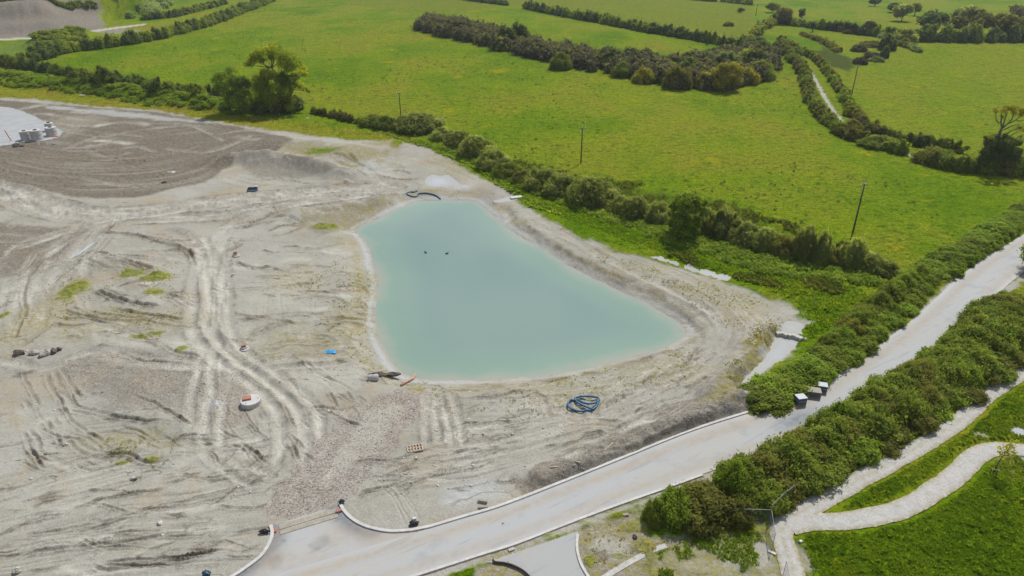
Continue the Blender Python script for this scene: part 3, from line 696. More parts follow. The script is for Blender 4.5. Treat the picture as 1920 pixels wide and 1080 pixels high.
comb([(640,300),(720,290),(800,310),(880,340)], 6, 1.0, .06, .3, .3, 466)
stroke([(505,860),(560,800),(640,760),(700,735)], (-.9, .9), .35, .06, .06, .4, .3, seed=470)
stroke([(700,770),(640,830),(590,890),(560,960)], (-1.2, 1.2), .5, .06, .05, .5, 0, seed=471)
# many short scrapes whose run follows the way the machines worked each part of the site
g_ = random.Random(77)
for poly, dr, n, ln in [([(0,860),(480,810),(520,990),(430,1080),(0,1080)], (1, -.16), 95, 120), ([(20,760),(200,780),(380,830),(300,880),(60,880)], (1, .25), 26, 90), ([(20,700),(140,700),(160,800),(40,860)], (.55, 1), 14, 60),
        ([(150,470),(380,440),(370,640),(200,660),(60,640),(120,560)], (1, .18), 48, 90), ([(420,480),(660,440),(700,560),(720,680),(600,690),(460,650)], (1, -.05), 60, 80), ([(560,680),(740,690),(700,770),(600,790)], (.8, .55), 18, 60),
        ([(700,860),(900,840),(1250,770),(1200,820),(960,900),(720,930)], (1, -.2), 46, 110), ([(800,730),(1010,715),(1010,800),(830,840)], (1, -.15), 18, 80), ([(1100,790),(1250,690),(1330,650),(1330,730),(1240,790)], (.85, -.55), 34, 80),
        ([(400,370),(700,340),(760,360),(650,420),(480,440),(420,420)], (1, -.12), 48, 90), ([(430,310),(640,300),(800,320),(760,340),(560,350)], (1, .12), 26, 70), ([(0,420),(240,410),(160,520),(0,620)], (.8, -.6), 24, 80), ([(460,700),(560,760),(590,860),(480,900),(380,850)], (.7, .6), 26, 60), ([(380,840),(540,860),(520,960),(420,900)], (.75, -.45), 18, 70),
        ([(0,200),(520,250),(420,320),(200,360),(0,330)], (1, .04), 40, 150)]:
    xs = [p[0] for p in poly]; ys = [p[1] for p in poly]; P = np.array(poly, float)
    for k in range(n):
        for _ in range(20):
            x = g_.uniform(min(xs), max(xs)); y = g_.uniform(min(ys), max(ys))
            if inside(np.array([x]), np.array([y]), P)[0]: break
        l = ln*g_.uniform(.35, 1.2); a = math.atan2(dr[1], dr[0])+g_.gauss(0, .16); c = .12*g_.uniform(-1, 1)
        pts = [(x-l/2*math.cos(a), y-l/2*math.sin(a)), (x-l*c*math.sin(a), y+l*c*math.cos(a)), (x+l/2*math.cos(a), y+l/2*math.sin(a))]
        kind = g_.random()
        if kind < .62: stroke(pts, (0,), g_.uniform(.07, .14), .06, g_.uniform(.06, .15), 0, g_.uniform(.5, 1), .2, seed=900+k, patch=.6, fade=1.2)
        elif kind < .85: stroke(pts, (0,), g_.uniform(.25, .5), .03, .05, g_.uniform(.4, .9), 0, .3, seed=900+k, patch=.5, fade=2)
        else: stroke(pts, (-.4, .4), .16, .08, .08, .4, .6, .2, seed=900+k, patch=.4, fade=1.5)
# field lanes
stroke([(1498,106),(1522,138),(1545,180),(1562,206),(1582,232),(1604,252)], (0,), .5, 0, 0, .5, 0, wob=.2, patch=.2, seed=480)
for pts, w in (([(1498,106),(1522,138),(1545,180),(1562,206),(1582,232),(1600,250)], .75), ([(1690,285),(1708,292),(1722,297)], 1.0)):
    r = dist_block(pts, 3); s, d, sd, u, L = r
    m = 1-sst(w*.6, w*1.2, d+.4*noise(u*.7, d*0, 5)); ch['gr'][s] *= (1-m); ch['pale'][s] = np.maximum(ch['pale'][s], m*.4)
for x0, y0, x1, y1 in ((735, 275, 765, 300), ):
    pass
# clods and tussocks
ch['tone'] += ch['gr']*.42*fbm(GX/5, GY/7, 611, 4)*(1-sst(90, 160, GY)) + ch['gr']*.25*fbm(GX/11, GY/16, 615, 3)
soilm = 1-ch['gr']
cl = fbm(GX*.8, GY*.8, 500, 4); fine = noise(GX*3.1, GY*3.1, 505)
dh += soilm*near*(.07*cl+.014*fine+.012*noise(GX*1.6+40, GY*1.6, 506))+soilm*near*(ch['brown']*.10+ch['moss']*.05)*fbm(GX*1.9, GY*1.9, 510, 3)
tus = np.abs(fbm(GX*.55, GY*.55, 520, 4))*.42+.20*np.abs(noise(GX*1.5, GY*1.1, 525))+.05*noise(GX*3.3, GY*3.3, 527)
dh += ch['gr']*tus*(1-.25*sst(120, 260, GY))*(1+.8*ch['rush'])
kill = np.zeros_like(GX)
for P in (ROADPOLY, SIDE, APRON, PAVE):
    s = block(P, 2)
    if s is None: continue
    kill[s] = np.maximum(kill[s], 1-sst(-.1, .6, sdf(GX[s], GY[s], P)))
for P, w in ((P1L, 1.25), (P2L, 1.3)):
    r = dist_block(None, 3, 2, world=P); s, d, sd, u, L = r
    kill[s] = np.maximum(kill[s], 1-sst(w, w+.5, d))
s = block(POND, 3); d = sdf(GX[s], GY[s], POND); kill[s] = np.maximum(kill[s], .85*(1-sst(0, 1.2, d)))
for lv, P in PUDS.values():
    s = block(P, 2); d = sdf(GX[s], GY[s], P); kill[s] = np.maximum(kill[s], .8*(1-sst(-.2, .5, d)))
dh *= (1-kill)
for P, w in ((P1L, 1.25), (P2L, 1.3)):
    r = dist_block(None, 3, 2, world=P); s, d, sd, u, L = r
    dh[s] -= .06*(1-sst(w-.2, w+.25, d))
GZ += dh
nr, nc = GX.shape
idx = np.arange(nr*nc).reshape(nr, nc)
quads = np.stack([idx[:-1, :-1], idx[:-1, 1:], idx[1:, 1:], idx[1:, :-1]], -1).reshape(-1, 4)
for k in ch: ch[k] = np.clip(ch[k], 0, 1)
me = raw_mesh('ground', np.stack([GX, GY, GZ], -1).reshape(-1, 3), [quads], M['ground'], True,
    {'ma': np.stack([ch['gr'], ch['tone'], ch['rush'], ch['pale']], -1).reshape(-1, 4), 'mb': np.stack([ch['brown'], ch['pink'], ch['silt'], ch['moss']], -1).reshape(-1, 4)})
tag(obj('ground', me), 'bare grey earth of the building site and the green fields around it', 'ground', kind='structure')
GR = ch['gr']
def grid_at(x, y, A):                        # bilinear lookup in the ground grid
    z = y*cs+H*sn; i = np.clip(np.searchsorted(rowsY, y)-1, 0, nr-2); j = np.clip(np.searchsorted(tcol, x/z)-1, 0, nc-2)
    fi = np.clip((y-rowsY[i])/(rowsY[i+1]-rowsY[i]), 0, 1); fj = np.clip((x/z-tcol[j])/(tcol[j+1]-tcol[j]), 0, 1)
    return (A[i, j]*(1-fj)+A[i, j+1]*fj)*(1-fi)+(A[i+1, j]*(1-fj)+A[i+1, j+1]*fj)*fi
def gz(x, y): return float(grid_at(np.array([x]), np.array([y]), GZ)[0])

# ------------------------------------------------------------------ water
def water(name, P, lv, grow, step, mat, label):
    x0, y0 = P.min(0)-1.5; x1, y1 = P.max(0)+1.5
    xs = np.arange(x0, x1, step); ys = np.arange(y0, y1, step)
    X, Y = np.meshgrid(xs, ys); D = sdf(X, Y, P)
    ok = D < grow; q = ok[:-1, :-1] | ok[1:, :-1] | ok[:-1, 1:] | ok[1:, 1:]
    id_ = np.arange(X.size).reshape(X.shape)
    Q = np.stack([id_[:-1, :-1], id_[:-1, 1:], id_[1:, 1:], id_[1:, :-1]], -1)[q]
    used = np.unique(Q); re = np.full(X.size, -1); re[used] = np.arange(len(used)); Q = re[Q]
    V = np.stack([X.ravel()[used], Y.ravel()[used], np.full(len(used), lv)], 1)
    me = raw_mesh(name, V, [Q], mat, True, {'shore': -D.ravel()[used]})
    return tag(obj(name, me), label, 'water', kind='structure')
water('pond', POND, WL, .5, .45, M['pond'], 'milky turquoise pond filling the excavated basin')
for nm, lb in (('far', 'shallow pale puddle on the bare ground behind the pond'), ('channel', 'narrow pale ditch water running from the small white headwall'), ('long', 'long pale puddle along the grass edge right of the pond'), ('thin', 'thin broken puddle on the grass edge right of the pond'), ('upper', 'small pale puddle above the stone headwall'), ('stream', 'whitish stream pool below the stone headwall beside the hedge')):
    water('puddle', PUDS[nm][1], PUDS[nm][0], .5, .25, M['puddle'], lb)

# ------------------------------------------------------------------ roads, kerbs, paths
nl = 14; V = []; lat = []; stain = []; mud = []
for i in range(len(UPs)):
    for k in range(nl+1):
        f = k/nl; p = UPs[i]+(LO[i]-UPs[i])*f
        V.append((p[0], p[1], 0.0)); e = abs(f-.5)*2
        lat.append(max(0, (e-.72)/.28)*.8*(1 if UPs[i, 0] > 14 else .35))
        stain.append(max(0, .75*math.exp(-((p[0]-33.5)/3.0)**2-((f-.55)/.25)**2)))
        mud.append(max(math.exp(-((f-.22)/.10)**2), .8*math.exp(-((f-.80)/.10)**2))*.8)
n = len(UPs); I = np.arange(n*(nl+1)).reshape(n, nl+1)
Q = np.stack([I[:-1, :-1], I[:-1, 1:], I[1:, 1:], I[1:, :-1]], -1).reshape(-1, 4)[:, ::-1]
tag(obj('road', raw_mesh('road', V, [Q], M['road'], False, {'lat': np.array(lat), 'stain': np.array(stain), 'mud': np.array(mud)})), 'dusty pale grey site road running past the pond up to the right', 'road', kind='structure')
def sheet(name, P, z, mat, step, label, cat, fun=None):
    x0, y0 = P.min(0)-step; x1, y1 = P.max(0)+step
    xs = np.arange(x0, x1, step); ys = np.arange(y0, y1, step); X, Y = np.meshgrid(xs, ys)
    D = sdf(X, Y, P); ok = D < step*.35
    q = ok[:-1, :-1] & ok[1:, :-1] & ok[:-1, 1:] & ok[1:, 1:]
    id_ = np.arange(X.size).reshape(X.shape); Qs = np.stack([id_[:-1, :-1], id_[:-1, 1:], id_[1:, 1:], id_[1:, :-1]], -1)[q]
    used = np.unique(Qs); re = np.full(X.size, -1); re[used] = np.arange(len(used)); Qs = re[Qs]
    xx, yy = X.ravel()[used], Y.ravel()[used]; zz = np.full(len(xx), z) if not callable(z) else z(xx, yy)
    at = {'lat': np.zeros(len(xx)), 'stain': np.zeros(len(xx)), 'mud': np.zeros(len(xx))}
    if fun: at.update(fun(xx, yy))
    return tag(obj(name, raw_mesh(name, np.stack([xx, yy, zz], 1), [Qs], mat, True, at)), label, cat, kind='structure')
def side_fun(x, y):
    d1, _, _ = seg_dist(x, y, KL); d2, _, _ = seg_dist(x, y, KR[: 16])
    st = np.maximum(np.exp(-(d1/1.0)**2)*1.0, np.exp(-((d2-.5)/.8)**2)*.9)
    st = np.maximum(st, .75*np.clip(fbm(x*.5, y*.5, 33, 3)*2.2, 0, 1))
    return {'stain': np.clip(st, 0, 1), 'mud': np.clip(.2+fbm(x*.3, y*.3, 35, 3), 0, .8)}
SIDEc = SIDE.copy()
sheet('side_road', SIDEc, -.012, M['road'], .12, 'grey junction mouth joining the gravel ramp to the site road', 'road', side_fun)
sheet('apron', APRON, .01, M['apron'], .12, 'plain grey concrete apron below the lower kerb of the site road', 'pavement')
sheet('pavement', PAVE, lambda x, y: hm(x, y)+.09, M['slab'], .6, 'pale grey hardstanding with curved tyre marks behind the concrete rings', 'pavement')
def strip_box(P, w, z0, z1, name, mat, label, cat='kerb', kind='structure', side=1):
    N = normals(P); A = P; B = P-N*w*side; V = []; Fc = []
    for i in range(len(P)):
        V += [(A[i, 0], A[i, 1], z0), (A[i, 0], A[i, 1], z1-.02), (A[i, 0]*.97+B[i, 0]*.03-0, A[i, 1]*.97+B[i, 1]*.03, z1), (B[i, 0], B[i, 1], z1), (B[i, 0], B[i, 1], z0)]
    for i in range(len(P)-1):
        for k in range(4):
            a = i*5+k; Fc.append((a, a+1, a+6, a+5))
    n = len(P)-1
    Fc += [(0, 1, 2, 3, 4), tuple(n*5+k for k in (4, 3, 2, 1, 0))]
    me = bpy.data.meshes.new(name); me.from_pydata(V, [], Fc); me.update()
    import bmesh
    b = bmesh.new(); b.from_mesh(me); bmesh.ops.recalc_face_normals(b, faces=b.faces); b.to_mesh(me); b.free()
    me.materials.append(mat)
    return tag(obj(name, me), label, cat, kind=kind)
ie = int(np.argmin(np.hypot(*(UPs-Uf([(1440,763)])).T)))
i0 = int(np.argmin(np.hypot(UPs[:, 0]-KR[-1, 0], UPs[:, 1]-KR[-1, 1])))
upk = np.vstack([KR[:-2], UPs[i0+1:ie]])
strip_box(upk, .32, -.1, .13, 'kerb', M['kerb'], 'pale concrete kerb curving from the ramp along the upper road edge')
strip_box(KL[::-1], .32, -.1, .13, 'kerb', M['kerb'], 'curved pale concrete kerb at the lower left junction corner', side=1)
jl = int(np.argmin(np.abs(UPs[:, 0]-13.5)))
strip_box(LO[4:jl+4], .28, -.1, .13, 'kerb', M['kerb'], 'straight pale concrete kerb along the lower road edge', side=-1)
strip_box(KB, .25, -.1, .14, 'kerb', M['kerb'], 'short curved kerb on the right side of the concrete apron', side=-1)
strip_box(Uf(smooth([(1130,1092),(1168,1068),(1200,1050),(1228,1036),(1252,1028)], 4)), .55, -.1, .06, 'edging', M['concrete'], 'narrow pale concrete edging strip across the weedy verge', 'edging')
def path(name, P, w, seed, label):
    N = normals(P); n = 9; V = []; E = []
    L = np.concatenate([[0], np.cumsum(np.hypot(*np.diff(P, axis=0).T))])
    wl = w*(1+.10*fbm(L*.7, L*0, seed, 3)+.05*noise(L*2.5, L*0, seed+2)); wr = w*(1+.10*fbm(L*.7, L*0+5, seed+4, 3)+.05*noise(L*2.5, L*0, seed+6))
    for i in range(len(P)):
        for k in range(n):
            f = k/(n-1)*2-1; p = P[i]+N[i]*f*(wr[i] if f > 0 else wl[i])
            V.append((p[0], p[1], 0.05-.05*max(0, abs(f)-.7)/.3)); E.append(max(0, (abs(f)-.55)/.45) + (.45*math.exp(-(f/.25)**2) if seed == 1 else 0))
    I = np.arange(len(P)*n).reshape(len(P), n); V = np.array(V); V[:, 2] += hm(V[:, 0], V[:, 1])
    Q = np.stack([I[:-1, :-1], I[:-1, 1:], I[1:, 1:], I[1:, :-1]], -1).reshape(-1, 4)[:, ::-1]
    return tag(obj(name, raw_mesh(name, V, [Q], M['path'], True, {'edge': np.array(E)})), label, 'path', kind='structure')
def dense(P, step=.35):
    L = np.concatenate([[0], np.cumsum(np.hypot(*np.diff(P, axis=0).T))]); q = np.arange(0, L[-1], step)
    return np.stack([np.interp(q, L, P[:, 0]), np.interp(q, L, P[:, 1])], 1)
path('path', dense(P1L), 1.05, 1, 'straight stony path running beside the big roadside hedge')
p2 = path('path', dense(P2L), 1.12, 9, 'smooth pale gravel path curving past the sapling'); p2.location.z = .012

# ------------------------------------------------------------------ foliage builders
def sph(n):
    v = rng.normal(size=(n, 3)); return v/np.linalg.norm(v, axis=1)[:, None]
ICO_V = None
def ico():
    global ICO_V, ICO_F
    if ICO_V is None:
        import bmesh
        b = bmesh.new(); bmesh.ops.create_icosphere(b, subdivisions=2, radius=1)
        ICO_V = np.array([v.co[:] for v in b.verts]); ICO_F = np.array([[v.index for v in f.verts] for f in b.faces]); b.free()
    return ICO_V, ICO_F
def leaf_mesh(name, lobes, mat, leaf, dens=2.2, core=.72, spiky=0, shell=.55, jitter=.9, minz=None, cap=60000):
    """lobes: (x,y,z,rx,ry,rz[,tint]); a cloud of small leaf faces through each lobe, with gaps, over a dim inner mass of twigs"""
    L = [tuple(l)+(0,)*(7-len(l)) for l in lobes]
    Vs = []; Qs = []; T = []; b = 0; iv, if_ = ico(); Tv = []; Tt = []
    areas = [4*math.pi*((l[3]*l[4]+l[3]*l[5]+l[4]*l[5])/3) for l in L]
    tot = sum(a*dens/(leaf*leaf) for a in areas); k = min(1, cap/max(tot, 1))
    for l, a in zip(L, areas):
        c = np.array(l[:3]); r = np.array(l[3:6]); n = max(8, int(a*dens*k/(leaf*leaf)))
        d = sph(n); rad = shell+(1.06-shell)*rng.random(n)**.55
        spr = rng.random(n) < .14; rad = np.where(spr, 1.0+.45*rng.random(n), rad)
        lump = 1+.22*noise(d[:, 0]*2.6+l[0]*3, d[:, 1]*2.6+d[:, 2]*3.1+l[1], 5)
        P = c+d*r*(rad*lump)[:, None]
        if minz is not None: P[:, 2] = np.maximum(P[:, 2], minz+.02*rng.random(n))
        nrm = d*.75+rng.normal(size=(n, 3))*jitter*.5+np.array([0, 0, .3]); nrm /= np.linalg.norm(nrm, axis=1)[:, None]
        up = rng.normal(size=(n, 3)); 
        if spiky: up = up*.35+d*.6+np.array([0, 0, 1.0])
        t = up-nrm*(up*nrm).sum(1)[:, None]; t /= np.linalg.norm(t, axis=1)[:, None]+1e-9; s2 = np.cross(nrm, t)
        s = leaf*(.55+.8*rng.random(n))*(1 if k == 1 else k**-.5)
        el = 1.0+spiky*1.6; wd = .62/(1+spiky*.9)
        bend = nrm*(s*.18)[:, None]
        Vs.append(np.stack([P-t*(s*el*.6)[:, None], P+s2*(s*wd)[:, None]+bend, P+t*(s*el*.6)[:, None], P-s2*(s*wd)[:, None]+bend], 1).reshape(-1, 3))
        Qs.append(np.arange(n*4).reshape(n, 4)+b); b += n*4
        clump = .5+.35*noise(P[:, 0]*1.1/max(leaf*3, .3), P[:, 1]*1.1/max(leaf*3, .3)+P[:, 2]/max(leaf*3, .3), 21)
        T.append(np.clip(clump*.7+.3*rng.random(n)+l[6], 0, 1))
    if core:
        for l in L:
            c = np.array(l[:3]); r = np.array(l[3:6])*core
            P = c+iv*r*(1+.25*noise(iv[:, 0]*2+l[0], iv[:, 1]*2+iv[:, 2]*2, 8))[:, None]
            if minz is not None: P[:, 2] = np.maximum(P[:, 2], minz)
            Vs.append(P); Tv.append(if_+b); b += len(P); Tt.append(np.full(len(if_), .25))
    F_ = [np.concatenate(Qs)]
    if Tv: F_.append(np.concatenate(Tv))
    return raw_mesh(name, np.concatenate(Vs), F_, mat, False, None, {'tint': np.concatenate(T+Tt)})
def dome(w, d, h, n, r=.42, seed=0, flat=.0):
    """lobes filling a bush of width w, depth d, height h standing on z=0"""
    g = random.Random(seed); L = [(0, 0, h*.38, w*.36, d*.36, h*.40)]
    for k in range(n):
        a = 2*math.pi*(k+g.random()*.8)/n; q = .35+.65*g.random()**.6; z = h*(.25+.5*g.random()*(1-.5*q))
        s = r*(.6+.55*g.random())
        L.append((math.cos(a)*q*w*.36, math.sin(a)*q*d*.36, z, w*s*.62, d*s*.62, min(z*.98, h*s*.75), (g.random()-.5)*.35))
    for k in range(max(2, n//3)):
        L.append(((g.random()-.5)*w*.5, (g.random()-.5)*d*.5, h*(.68+.16*g.random()), w*.2, d*.2, h*.2, .1))
    return L
def shaggy(w, d, h, n, seed):
    g = random.Random(seed); L = [(0, 0, h*.30, w*.40, d*.40, h*.32), (w*.15, d*.1, h*.42, w*.28, d*.3, h*.3), (-w*.15, -d*.1, h*.40, w*.28, d*.3, h*.3)]
    for k in range(n):
        a = g.random()*6.283; q = g.random()**.55; x = math.cos(a)*q; y = math.sin(a)*q
        top = h*(.62+.42*g.random())*(1-.42*q*q); s = w*g.uniform(.085, .17); sz = s*g.uniform(1.0, 2.0)
        L.append((x*w*.47, y*d*.47, max(top-sz, sz*.5), s, s, sz, (g.random()-.5)*.5))
    for k in range(n//3):
        a = g.random()*6.283; s = w*g.uniform(.10, .16); L.append((math.cos(a)*w*.44, math.sin(a)*d*.44, h*g.uniform(.08, .3), s, s, s, (g.random()-.5)*.4))
    return L
BUSH = {}
def bush_proto(kind, v):
    k = (kind, v)
    if k in BUSH: return BUSH[k]
    mat, leaf, dens, spiky = {'hedge': ('hedge', .14, 1.35, .5), 'fresh': ('fresh', .15, 1.35, .3), 'olive': ('olive', .14, 1.2, .9), 'willow': ('willow', .16, 1.5, 1.3),
        'dark': ('dark', .22, 1.9, .3), 'gorse': ('gorse', .22, 1.9, .4), 'gold': ('gold', .2, 1.9, 0), 'oak': ('oak', .22, 1.9, 0), 'pale': ('pale', .22, 1.9, .3), 'low': ('fresh', .14, 1.9, .2)}[kind]
    BUSH[k] = leaf_mesh(kind+'_bush', shaggy(4.0, 4.0, 3.6, 34, v*13+len(kind)), M[mat], leaf, dens, .6, spiky, minz=-.3, shell=.35)
    return BUSH[k]
def bush(name, kind, x, y, w, h, d=None, v=None, rz=None, parent=None, z=None, sink=.15):
    o = obj(name, bush_proto(kind, random.randrange(4) if v is None else v), parent)
    zz = (h1(x, y) if z is None else z)-sink
    o.location = (x, y, zz); o.scale = (w/4.0, (d or w)/4.0, h/3.6); o.rotation_euler = (0, 0, random.random()*6.28 if rz is None else rz)
    return o
def bush_px(name, kind, px, py, wpx, hpx, label=None, cat='shrub', group=None, dm=None):
    """bush whose foot stands at pixel (px,py) of the survey photo and which is wpx wide and hpx tall there"""
    P = G1(px, py); q, dep = ppm(P)
    w = wpx/q; h = max(.5, (hpx/q-.35*w*math.sin(dep)*.6)/math.cos(dep))
    d = dm or w*.9
    o = bush(name, kind, P.x, P.y+d*.35, w, h, d, rz=random.uniform(-.6, .6))
    return tag(o, label, cat, group) if label else o
def hedge_line(pts, width, height, kinds, name='hedgerow', label='', step=.62, leaf=.30, mixw=None, dens=1.6, jit=.35, top=.35, n=5, group=None, minpix=None):
    """one continuous hedge: a root with one foliage mesh per kind of leaf in it"""
    P = G(smooth(pts, n)); 
    L = np.concatenate([[0], np.cumsum(np.hypot(np.diff(P[:, 0]), np.diff(P[:, 1])))])
    q = np.arange(0, L[-1]+.01, width*step); X = np.interp(q, L, P[:, 0]); Y = np.interp(q, L, P[:, 1]); 
    root = empty(name, (0, 0, 0)); tag(root, label, 'hedge', group)
    lob = {k: [] for k in kinds}; c0 = np.array([X[0], Y[0], h1(X[0], Y[0])]); root.location = c0
    for i in range(len(q)):
        k = kinds[int(min(len(kinds)-1, max(0, (noise(np.array([q[i]/(width*2.2)]), np.array([3.3]), len(label))[0]*.5+.5+random.uniform(-.2, .2))*len(kinds))))]
        for _ in range(4):
            x = X[i]+random.gauss(0, jit*width*.5); y = Y[i]+random.gauss(0, jit*width*.5)
            hh = height*(1+random.uniform(-top, top))*random.choice((.7, 1, 1, 1.1)); ww = width*(.35+.45*random.random())
            z = h1(x, y); lob[k].append((x-c0[0], y-c0[1], z-c0[2]+hh*.42, ww*.5, ww*.5, hh*.55, random.uniform(-.2, .2)))
            if random.random() < .6:
                lob[k].append((x-c0[0]+random.gauss(0, ww*.2), y-c0[1]+random.gauss(0, ww*.2), z-c0[2]+hh*.8, ww*.3, ww*.3, hh*.3, .1))
    for k in kinds:
        if lob[k]: obj('foliage', leaf_mesh('foliage', lob[k], M[k], leaf, dens, .8, .5 if k in ('willow', 'olive', 'gorse') else 0), root)
    return root
def tree(name, base, lobes_px, trunk_px, mat, label, leaf=.3, dens=1.5, depth=.8, core=.5, cat='tree', group=None, limbs=True, tr=.28, shell=.3, spiky=0, squash=.8):
    """crown lobes and trunk surveyed in pixels against the tree's own foot, given real depth"""
    B = G1(*base); q, dep = ppm(B); root = empty(name, B); tag(root, label, cat, group)
    def loc(px, py): return ((px-base[0])/q, (base[1]-py)/q/math.cos(dep))
    lob = []; ends = []
    for (px, py, r) in lobes_px:
        x, z = loc(px, py); rr = r/q
        for k in range(2):
            y = random.uniform(-1, 1)*depth*rr*1.6
            rr *= .88; lob.append((x+random.gauss(0, rr*.15), y, z+random.gauss(0, rr*.12), rr*.95, rr*.95, rr*squash, random.uniform(-.45, .35)))
        ends.append((x, lob[-1][1], z))
    tp = [(loc(a, b)[0], 0, loc(a, b)[1]) for a, b in trunk_px]; tp[0] = (tp[0][0], 0, -.3)
    m = MB(); m.tube(tp, [tr*(1-.55*i/(len(tp)-1)) for i in range(len(tp))], 8)
    if limbs:
        for e in ends:
            s = min(tp[1:], key=lambda t: (t[0]-e[0])**2+(t[2]-e[2])**2+(2 if t[2] > e[2] else 0)); s = tp[len(tp)//2] if random.random() < .3 else s
            mid = tuple((s[i]*.5+e[i]*.5)+random.gauss(0, .25) for i in range(3))
            m.tube([s, mid, e], [tr*.42, tr*.26, tr*.1], 5)
    m.build('trunk', M['bark'], root, True)
    obj('crown', leaf_mesh('crown', lob, M[mat], leaf, dens, core, spiky, shell), root)
    return root

# ---- the two roadside hedges: each one thing made of its own shrubs
def hedge_belt(label, edgeA, edgeB, rows, height, kinds, spacing, seed, name='hedgerow', lowkinds=None, lift=0):
    A = dense(smooth(UT(edgeA), 6), .5); B = dense(smooth(UT(edgeB), 6), .5); random.seed(seed)
    root = empty(name, (A[0][0], A[0][1], 0)); tag(root, label, 'hedge'); r0 = Vector(root.location)
    fA = np.linspace(0, 1, 400); ax = np.interp(fA, np.linspace(0, 1, len(A)), A[:, 0]); ay = np.interp(fA, np.linspace(0, 1, len(A)), A[:, 1])
    bx = np.interp(fA, np.linspace(0, 1, len(B)), B[:, 0]); by = np.interp(fA, np.linspace(0, 1, len(B)), B[:, 1])
    Lm = np.concatenate([[0], np.cumsum(np.hypot(np.diff((ax+bx)/2), np.diff((ay+by)/2)))]); cnt = 0
    s = 0
    while s < Lm[-1] and cnt < 100:
        i = int(np.searchsorted(Lm, s)); i = min(i, 399); wd = math.hypot(ax[i]-bx[i], ay[i]-by[i]); nrow = max(1, int(round(wd/rows)))
        for k in range(nrow):
            f = (k+.5)/nrow+random.uniform(-.12, .12)*.6; x = ax[i]*(1-f)+bx[i]*f+random.uniform(-.5, .5); y = ay[i]*(1-f)+by[i]*f+random.uniform(-.4, .4)
            w = min(wd/nrow*1.28, spacing*2.0)*random.uniform(.9, 1.2); hh = height*random.uniform(.78, 1.18)*(1-.18*abs(f-.5)*2)*(1+lift*max(0, 1-s/30))
            kd = random.choice(kinds if not (lowkinds and k == nrow-1) else lowkinds); 
            if lowkinds and k == nrow-1: hh *= .62
            o = bush('shrub', kd, x, y, w, hh, w*random.uniform(.9, 1.2), parent=root, z=0); o.location -= r0; cnt += 1
        s += spacing*random.uniform(.8, 1.1)
    return root
hedge_belt('big dense hedge of mixed green and olive shrubs between the road and the stony path',
    [(1222,966),(1300,938),(1400,893),(1500,848),(1590,795),(1690,726),(1770,666),(1850,596),(1930,528),(2020,450)],
    [(1228,990),(1310,992),(1410,970),(1500,908),(1590,856),(1690,806),(1780,752),(1860,690),(1945,645),(2060,580)], 3.6, 4.0,
    ['hedge', 'olive', 'hedge', 'fresh', 'hedge', 'hedge'], 2.6, 21, lift=.38, lowkinds=['fresh', 'hedge', 'olive'])
hedge_belt('leafy green hedge on the upper side of the road with block stacks at its foot',
    [(1425,730),(1480,703),(1560,640),(1640,572),(1720,510),(1790,472),(1860,428),(1950,376),(2030,335)],
    [(1440,764),(1490,744),(1560,702),(1640,640),(1715,574),(1780,508),(1850,462),(1945,402),(2050,345)], 3.2, 3.4,
    ['hedge', 'fresh', 'hedge', 'hedge', 'olive'], 2.35, 22, lowkinds=['hedge', 'fresh'])
hedge_line([(1780,520),(1830,482),(1880,450),(1935,412)], 2.0, 1.2, ['fresh', 'hedge'], 'verge_growth', 'low bright leafy growth along the upper verge at the bend of the road', leaf=.2)
random.seed(5)
